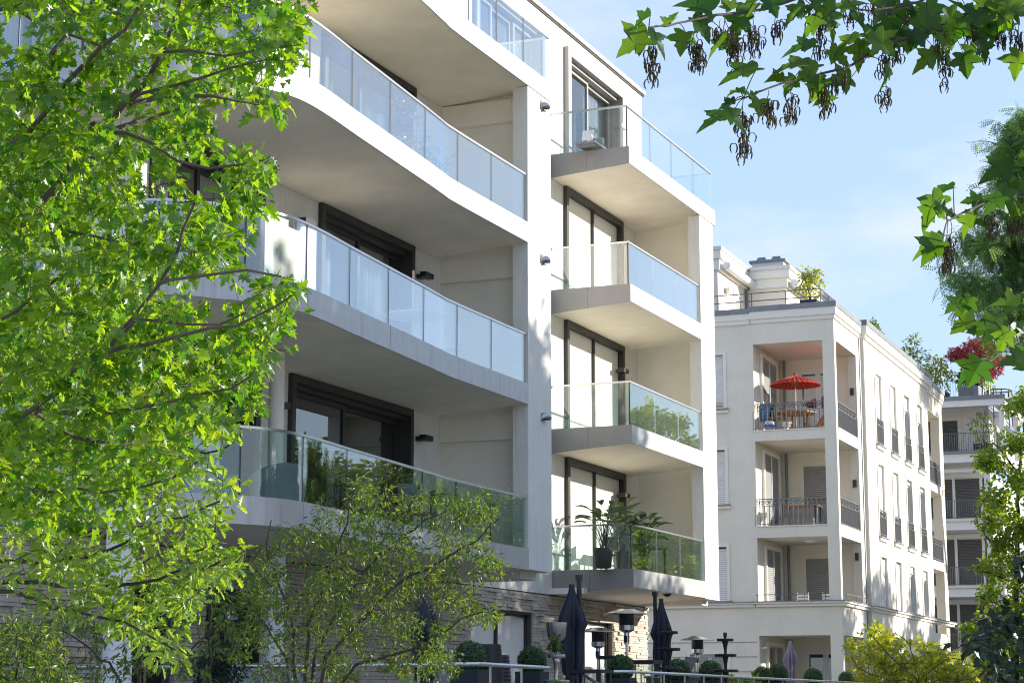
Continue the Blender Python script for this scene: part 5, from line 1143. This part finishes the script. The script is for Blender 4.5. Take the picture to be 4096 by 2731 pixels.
# ------------------------------------------------------------------ on the balconies of the white house
def strelitzia(x,y,z,label,seed,H=1.25,W=1.2):
    b=np.array([x,y,z]); t=empty('potted_strelitzia',tuple(b),label,'plant','potted strelitzias on the lowest tower balcony'); rg=np.random.RandomState(seed)
    MB().lathe([(.16,0),(.17,.01),(.225,.42),(.225,.44),(.20,.44),(.19,.40)],b,26).build('pot','pot_dark',t,smooth=45)
    st=MB(); lf=MB()
    for k in range(27):
        a=rg.uniform(0,6.28); out=rg.uniform(.1,1)**.8*W*.55; h=H*rg.uniform(.55,1.)*(1-.3*out/W)
        c0=b+np.array([rg.uniform(-.08,.08),rg.uniform(-.08,.08),.40]); dv=np.array([math.cos(a),math.sin(a),0])
        p1=c0+np.array([0,0,h*.6])+dv*out*.25; p2=c0+np.array([0,0,h*.85])+dv*out*.7
        tt=np.linspace(0,1,7)[:,None]; Q=(1-tt)**2*c0+2*tt*(1-tt)*p1+tt*tt*p2; st.tube(Q,list(np.linspace(.010,.006,7)),5)
        d=(p2-p1); d/=np.linalg.norm(d); d=d*.9+dv*.5+np.array([0,0,-.1]); d/=np.linalg.norm(d); sd=np.cross(d,[0,0,1.]); sd/=np.linalg.norm(sd)+1e-6; up=np.cross(sd,d); L_=rg.uniform(.34,.52); n=8; V=[];F=[]
        for i in range(n+1):
            s=i/n; w=.088*math.sin(math.pi*min(1,.06+s*.94))**.7; c=p2+d*L_*s-np.array([0,0,.30])*L_*s*s
            V+=[c+sd*w+up*w*.45,c,c-sd*w+up*w*.45]
            if i: q=3*i; F+=[(q-3,q-2,q+1,q),(q-2,q-1,q+2,q+1)]
        lf.add(V,F)
    st.build('stems','leaf_pot',t,smooth=60); lf.build('leaves','leaf_pot',t,smooth=60); return t
def chair(x,y,z,label,rot,m='dark_metal',seat='dark_metal',group=None):
    c=(x,y,z); t=empty('balcony_chair',c,label,'chair',group,rz=rot); T=wm(t); M=lambda: MB(T)
    for dx in(-.2,.2):
        for dy in(-.2,.2): M().box(dx-.015,dx+.015,dy-.015,dy+.015,0,.42 if dy<0 else .85).build('leg',m,t)
    M().box(-.23,.23,-.23,.23,.421,.46).build('seat',seat,t); M().box(-.23,.23,.19,.215,.55,.86).build('backrest',seat,t); return t
def round_table(x,y,z,label,r,h,m,name='round_table'):
    t=empty(name,(x,y,z),label,'table'); MB().lathe([(r*.98,h-.03),(r,h-.02),(r,h),(r*.98,h+.004)],(x,y,z),32).build('table_top',m,t,smooth=40)
    MB().lathe([(.22,0),(.22,.02),(.03,.05),(.03,h-.031)],(x,y,z),16).build('pedestal',m,t,smooth=40); return t
def balcony_things():
    z1,z2,z3,z4=[s+.012 for s in ST]
    q=onY(2405,2265,15.2); strelitzia(q[0],15.15,z1,'strelitzia in a dark pot spreading leaves far to its side, by the glass corner',7,1.3,1.5)
    q=onY(2500,2260,15.1); strelitzia(q[0],15.1,z1,'strelitzia in a dark pot right at the glass corner, upright leaves',12,1.35,1.0)
    q=onY(2590,2255,15.7); strelitzia(q[0]+.3,15.9,z1,'strelitzia seen through the reflections beside the dark balcony table',15,1.4,1.2)
    t=empty('balcony_table',(44.9,15.4,z1),'dark table behind the reflecting glass of the lowest tower balcony','table')
    MB().box(44.1,45.7,15.1,15.75,z1+.70,z1+.74).build('table_top','dark_metal',t)
    for a in(44.15,45.6):
        for b in(15.13,15.68): MB().box(a,a+.06,b,b+.05,z1,z1+.699).build('leg','dark_metal',t)
    chair(43.6,15.6,z1,'dark chair at the dark table on the lowest tower balcony',R(60))
    # twig sculpture, cushions, table, chairs, plants
    q=onY(2732,1092,15.6); t=empty('antler_branch',(q[0],15.6,z3),'dark bare forked branch on the second highest tower balcony','branch'); s=np.array([q[0],15.6,z3])
    pts=[s,s+(0,0,.7),s+(-.12,0,1.05),s+(-.25,0,1.30)]; m=MB(); m.tube(pts,[.02,.02,.016,.01],6); m.tube([s+(-.02,0,.8),s+(.2,0,.98),s+(.5,0,1.02),s+(.62,0,1.10)],[.018,.016,.014,.008],6); m.tube([s+(-.1,0,1.02),s+(.02,0,1.2),s+(-.03,0,1.3)],.010,5); m.tube([s+(.25,0,1.0),s+(.35,0,1.14)],.009,5); m.tube([s+(0,0,.9),s+(.35,.1,.86),s+(.6,.1,.9)],.010,5); m.build('branch','dark_metal',t)
    for k,(x_,mm,lab) in enumerate(((2352,'white_obj','pale cushion leaning low behind the top tower balcony glass'),(2392,'shutter_dark','dark patterned cushion leaning beside the pale one on the top tower balcony'))):
        q=onY(x_,575,15.4); M_=Matrix.Translation((q[0],15.4,z4+.26))@Matrix.Rotation(R(24),4,'Y'); b=MB(M_); n=8;V=[];F=[]
        for i in range(n+1):
            for j in range(n+1):
                u,v=2*i/n-1,2*j/n-1; e=max(0,(1-u**4)*(1-v**4))**.5; V.append((.06*e,u*.14,v*.14))
        kk=len(V); V+=[(-a_,b_,c_) for a_,b_,c_ in V]
        for i in range(n):
            for j in range(n): a_=i*(n+1)+j; F+=[(a_,a_+n+1,a_+n+2,a_+1),(kk+a_,kk+a_+1,kk+a_+n+2,kk+a_+n+1)]
        tag(b.add(V,F).build('cushion',mm,None,smooth=60,loc=(q[0],15.4,z4+.1)),lab,'cushion')
    q=onY(2380,600,15.4); t=empty('low_bench',(q[0],15.4,z4),'low bench carrying the two leaning cushions on the top tower balcony','bench'); MB().box(q[0]-.5,q[0]+.6,15.2,15.7,z4+.06,z4+.11).build('seat','cushion',t)
    for dx in(-.45,.5): MB().box(q[0]+dx,q[0]+dx+.05,15.25,15.65,z4,z4+.059).build('leg','cushion',t)
    q=onY(1660,1320,15.1); round_table(q[0],15.1,z2,'round white table behind the second floor glass',.55,.74,'white_obj')
    chair(33.4,15.3,z2,'pale chair near the pier behind the second floor glass',R(200),'white_obj','white_obj')
    q=onY(1690,620,14.9); 
    for k,(dx,h,w) in enumerate(((-.7,1.0,.75),(.1,.62,.6),(.9,.55,.6))):
        potted('balcony_plant',['tallest leafy pot plant behind the third floor glass','middle low pot plant behind the third floor glass','end pot plant nearest the pier behind the third floor glass'][k],0,0,1,h,w,'leaf_pot','small',.07,34,pot=(.32,.3),cat='plant',cnt=8,seed=41+k,zb=None) if 0 else bal_pot(q[0]+dx,15.0,z3,h,w,['tallest leafy pot plant behind the third floor glass','middle low pot plant behind the third floor glass','end pot plant nearest the pier behind the third floor glass'][k],41+k)
    bal_pot(29.6,15.6,z1,1.1,.6,'leafy pot plant behind the lowest curved glass beside the round column',51)
    # lamp vase and lounge chairs on the lowest curved balcony
    q=onY(907,1945,14.72); t=empty('glazed_vase',(q[0],q[1],z1),'glazed teal vase carrying a flat rust coloured tray on the lowest curved balcony','vase')
    MB().lathe([(.05,0),(.09,.03),(.118,.10),(.115,.16),(.07,.22),(.03,.25),(.028,.29),(.05,.31)],(q[0],q[1],z1),28).build('body','teal',t,smooth=60); MB().lathe([(.115,.312),(.125,.316),(.125,.325),(.115,.323)],(q[0],q[1],z1),28).build('tray','rust',t,smooth=40)
    for i,(px_,d,rt) in enumerate(((1110,15.0,2.5),(740,15.6,2.9))):
        q=onY(px_,1950,d); t=empty('lounge_chair',(q[0],q[1],z1),['grey tub lounge chair behind the lowest curved glass near the column','grey tub lounge chair mostly hidden by leaves beside the teal vase'][i],'lounge chair',rz=rt); T=wm(t)
        V=[];F=[];n=20
        for k in range(n+1):
            a=math.pi*(1.15*k/n-.075); hh=.42+.26*math.sin(math.pi*k/n)
            for r,z in((.40,.05),(.46,hh),(.40,hh+.01),(.36,.36)): V.append((r*math.cos(a),r*math.sin(a)*.95,z))
            if k: b=4*k; F+=[(b-4+j,b+j,b+(j+1)%4,b-4+(j+1)%4) for j in range(4)]
        MB(T).add(V,F).build('shell','cushion',t,smooth=50); MB(T).lathe([(.36,.10),(.38,.12),(.38,.33),(.34,.38)],(0,0,0),24).build('seat','cushion',t,smooth=50)
    chair(31.3,15.2,z1,'woven chair by the sliding window behind the lowest curved glass',R(150),'wood','cushion')
    chair(32.3,15.3,z1,'wooden chair facing the woven one behind the lowest curved glass',R(215),'wood','wood')
def bal_pot(x,y,z,h,w,lab,sd):
    b=np.array([x,y,z]); t=empty('balcony_plant',tuple(b),lab,'plant'); p=Plant(sd)
    MB().lathe([(.13,0),(.18,.30),(.165,.30)],b,20).build('pot','pot_dark',t,smooth=40); c=b+np.array([0,0,.28])
    for k in range(3): p.limb([c,c+p.rg.normal(0,w*.1,3)*(1,1,0)+(0,0,h*.35),c+p.rg.normal(0,w*.2,3)*(1,1,0)+(0,0,h*.75)],.01,.005,5,.12)
    pts=[c+np.array([s[0]*w/2,s[1]*w/2,h*(.52+.45*s[2])]) for s in p.rg.uniform(-1,1,(36,3)) if s@s<1.2]
    grow(p,pts,.003,8,.075,maxlen=2,start=.1,spread=.8,flat=.5,dropy=.2,off=.05); p.wood(t,'bark_dark'); p.crown(t,'small','leaf_pot'); return t
# ------------------------------------------------------------------ on the loggias of the cream house
def loggia_things():
    z=10.545; P=lambda x,y,dz=0: w2(x,y,z+dz)
    c=P(1.25,1.66); t=empty('red_parasol',c,'open red paper parasol with pale ribs in the upper corner loggia','parasol',rz=TH); T=wm(t)
    H=1.98; n=32; V=[(0,0,H)];F=[]
    rings=[(.25,-.045),(.55,-.15),(.80,-.27),(.88,-.33)]
    for r,dz in rings:
        for j in range(n*2): a=math.pi*j/n; rr=r*(1 if j%2==0 else .985); V.append((rr*math.cos(a),rr*math.sin(a),H+dz+(.0 if j%2==0 else -.012)))
    m=n*2
    for j in range(m): F.append((0,1+j,1+(j+1)%m))
    for i in range(len(rings)-1):
        for j in range(m): F.append((1+i*m+j,1+(i+1)*m+j,1+(i+1)*m+(j+1)%m,1+i*m+(j+1)%m))
    MB(T).add(V,F).build('canopy','red_paper',t)
    rb=MB(T)
    for j in range(n):
        a=2*math.pi*j/n; rb.bar((.06*math.cos(a),.06*math.sin(a),H+.006),(.55*math.cos(a),.55*math.sin(a),H-.140),.012,.010); rb.bar((.55*math.cos(a),.55*math.sin(a),H-.140),(.88*math.cos(a),.88*math.sin(a),H-.322),.012,.010)
    rb.build('ribs','red_rib',t)
    MB(T).lathe([(.05,0),(.045,.10),(.02,.13)],(0,0,H-.005),14).build('finial','red_paper',t,smooth=50); MB(T).lathe([(.02,H-.36),(.07,H-.33),(.22,H-.19),(.20,H-.185)],(0,0,0),24).build('spreader','wood',t)
    MB(T).lathe([(.02,0),(.02,H-.02)],(0,0,0),12).build('pole','steel',t)
    c=P(1.25,1.66); t=empty('wooden_table',c,'octagonal reddish wood table under the red parasol','table',rz=TH); T=wm(t)
    MB(T).lathe([(.70,.66),(.72,.67),(.72,.70),(.70,.705)],(0,0,0),8).build('table_top','wood',t)
    for a in(.6,2.2,3.7,5.3): MB(T).bar((.42*math.cos(a),.42*math.sin(a),.0),(.40*math.cos(a),.40*math.sin(a),.66),.06).build('leg','wood',t)
    c=P(.75,2.35); t=empty('folding_chair',c,'folding wooden chair with crossed legs before the red parasol','chair',rz=R(20)); T=wm(t)
    for dx in(-.2,.2):
        MB(T).bar((dx,-.25,0),(dx,.25,.46),.04,.03).build('leg','wood',t); MB(T).bar((dx*.9,.25,0),(dx*.9,-.25,.46),.04,.03).build('leg','wood',t)
    MB(T).box(-.22,.22,-.27,.2,.465,.50).build('seat','wood',t)
    c=P(1.1,2.62); t=empty('garden_chair',c,'dark chair against the inner wall of the upper loggia','chair',rz=R(-80)); T=wm(t)
    for dx in(-.2,.2):
        for dy in(-.16,.16): MB(T).box(dx-.02,dx+.02,dy-.02,dy+.02,0,.45 if dy<0 else 1.0).build('leg','iron',t)
    MB(T).box(-.23,.23,-.2,.2,.451,.48).build('seat','iron',t); MB(T).box(-.22,.22,.181,.21,.5,1.02).build('backrest','navy',t)
    c2=P(.78,2.62,.5); t=empty('blue_towel',c2,'blue towel hanging over the dark chair in the loggia','towel'); T=Matrix.Translation(c2); V=[];F=[]
    for i in range(9):
        for j in range(7): u,v=i/8,j/6; V.append((.02*math.sin(u*9)-.06*v*(1-v),-.20+.34*u+.08*(1-v),.52-.60*(1-v)+.03*math.sin(u*7)))
    for i in range(8):
        for j in range(6): a=i*7+j; F.append((a,a+7,a+8,a+1))
    b=MB(T); k=len(V); b.add(V+[(x+.02,y,z_) for x,y,z_ in V],F+[tuple(k+i for i in reversed(f)) for f in F]); b.build('cloth','blue_cloth',t,smooth=60)
    c=P(.30,2.36); t=empty('porcelain_stool',c,'blue and white porcelain drum stool behind the loggia railing','stool'); MB().lathe([(.13,0),(.16,.04),(.175,.16),(.16,.29),(.13,.33)],c,24).build('body','porcelain',t,smooth=50)
    MB().lathe([(.178,.0),(.181,.05),(.178,.1)],(c[0],c[1],c[2]+.11),24).build('painted_band','porcelain_blue',t)
    c=P(.30,1.78); t=empty('stone_bowl',c,'cream stone bowl planter beside the folding chair','planter'); MB().lathe([(.08,0),(.10,.03),(.07,.07),(.17,.16),(.19,.27),(.165,.27),(.14,.2)],c,24).build('body','trim_cream',t,smooth=50)
    # dog
    c=P(.55,.62); t=empty('dog',c,'brown dog sitting upright behind the loggia railing','dog',rz=R(205))
    T=wm(t); me=bpy.data.meshes.new('body')
    J=[(0,-.10,.14),(0,0,.24),(0,.10,.38),(0,.14,.50),(0,.20,.57),(0,.29,.55),(.08,-.12,.10),(.10,.04,.05),(.09,.10,.02),(-.08,-.12,.10),(-.10,.04,.05),(-.09,.10,.02),(.06,.13,.30),(.06,.15,.12),(.06,.18,.015),(-.06,.13,.30),(-.06,.15,.12),(-.06,.18,.015),(0,-.20,.07),(.02,-.36,.04),(.075,.19,.53),(.085,.20,.44),(-.075,.19,.53),(-.085,.20,.44)]
    E_=[(0,1),(1,2),(2,3),(3,4),(4,5),(0,6),(6,7),(7,8),(0,9),(9,10),(10,11),(2,12),(12,13),(13,14),(2,15),(15,16),(16,17),(0,18),(18,19),(4,20),(20,21),(4,22),(22,23)]
    RAD=[.12,.115,.11,.07,.075,.04,.08,.05,.03,.08,.05,.03,.045,.03,.03,.045,.03,.03,.03,.015,.025,.022,.025,.022]
    me.from_pydata(J,E_,[]); o=bpy.data.objects.new('body',me); COL.objects.link(o); o.parent=t; WM[o.name]=T
    sk=o.modifiers.new('skin','SKIN'); 
    for v,r in zip(me.skin_vertices[0].data if me.skin_vertices else [],RAD): v.radius=(r,r)
    if me.skin_vertices: me.skin_vertices[0].data[0].use_root=True
    o.modifiers.new('sub','SUBSURF').levels=1; o.modifiers['sub'].render_levels=2; me.materials.append(MAT['dog_coat'])
    e=MB(T)
    for s in(-1,1): e.lathe([(.003,-.012),(.012,0),(.003,.012)],(s*.04,.255,.60),8)
    e.lathe([(.004,-.015),(.018,0),(.004,.015)],(0,.325,.555),8); e.build('eyes_and_nose','dark_metal',t)
    # lower loggias
    z=7.30; c=w2(1.1,1.5,z); t=empty('slatted_table',c,'brown slatted table in the middle corner loggia','table',rz=TH); T=wm(t)
    m=MB(T)
    for k in range(7): m.box(-.45+.13*k,-.45+.13*k+.115,-.62,.62,.70,.73)
    m.build('table_top','wood',t)
    for dx in(-.4,.38):
        for dy in(-.55,.55): MB(T).box(dx-.03,dx+.03,dy-.03,dy+.03,0,.699).build('leg','dark_metal',t)
    c=w2(2.2,1.9,z); t=empty('loggia_sofa',c,'beige cushioned bench beside the brown slatted table','bench',rz=TH); T=wm(t); MB(T).box(-.3,.3,-.6,.6,.0,.42).build('seat','cushion',t); MB(T).box(.301,.42,-.6,.6,.1,.8).build('backrest','cushion',t)
    z=4.26
    for i,(x,y,lab) in enumerate(((.9,1.55,'pale slatted chair back showing over the low loggia rail'),(.9,.62,'slatted chair at the pillar in the low loggia'),(1.3,.42,'second slatted chair close behind the pillar in the low loggia'))):
        c=w2(x,y,z); t=empty('slatted_chair',c,lab,'chair',rz=R(15*i)); T=wm(t); m=MB(T)
        for k in range(3): m.box(.18,.21,-.2,.2,.50+.11*k,.57+.11*k)
        m.build('backrest','trim_cream',t); MB(T).box(-.2,.17,-.2,.2,.40,.43).build('seat','trim_cream',t)
        for dx in(-.19,.19):
            for dy in(-.19,.19): MB(T).box(dx-.015,dx+.015,dy-.015,dy+.015,0,.399 if dx<0 else .85).build('leg','trim_cream',t)
    M2().box(.30,.36,2.72,2.799,3.22,3.30).box(.30,.48,2.62,2.719,3.24,3.30).build('security_camera','white_obj',b2)
railings(); boxwoods(); terrace(); balcony_things(); loggia_things()
maple(); oak(); shrubs(); sycamore(); right_trees(); roof_plants(); bank_trees()
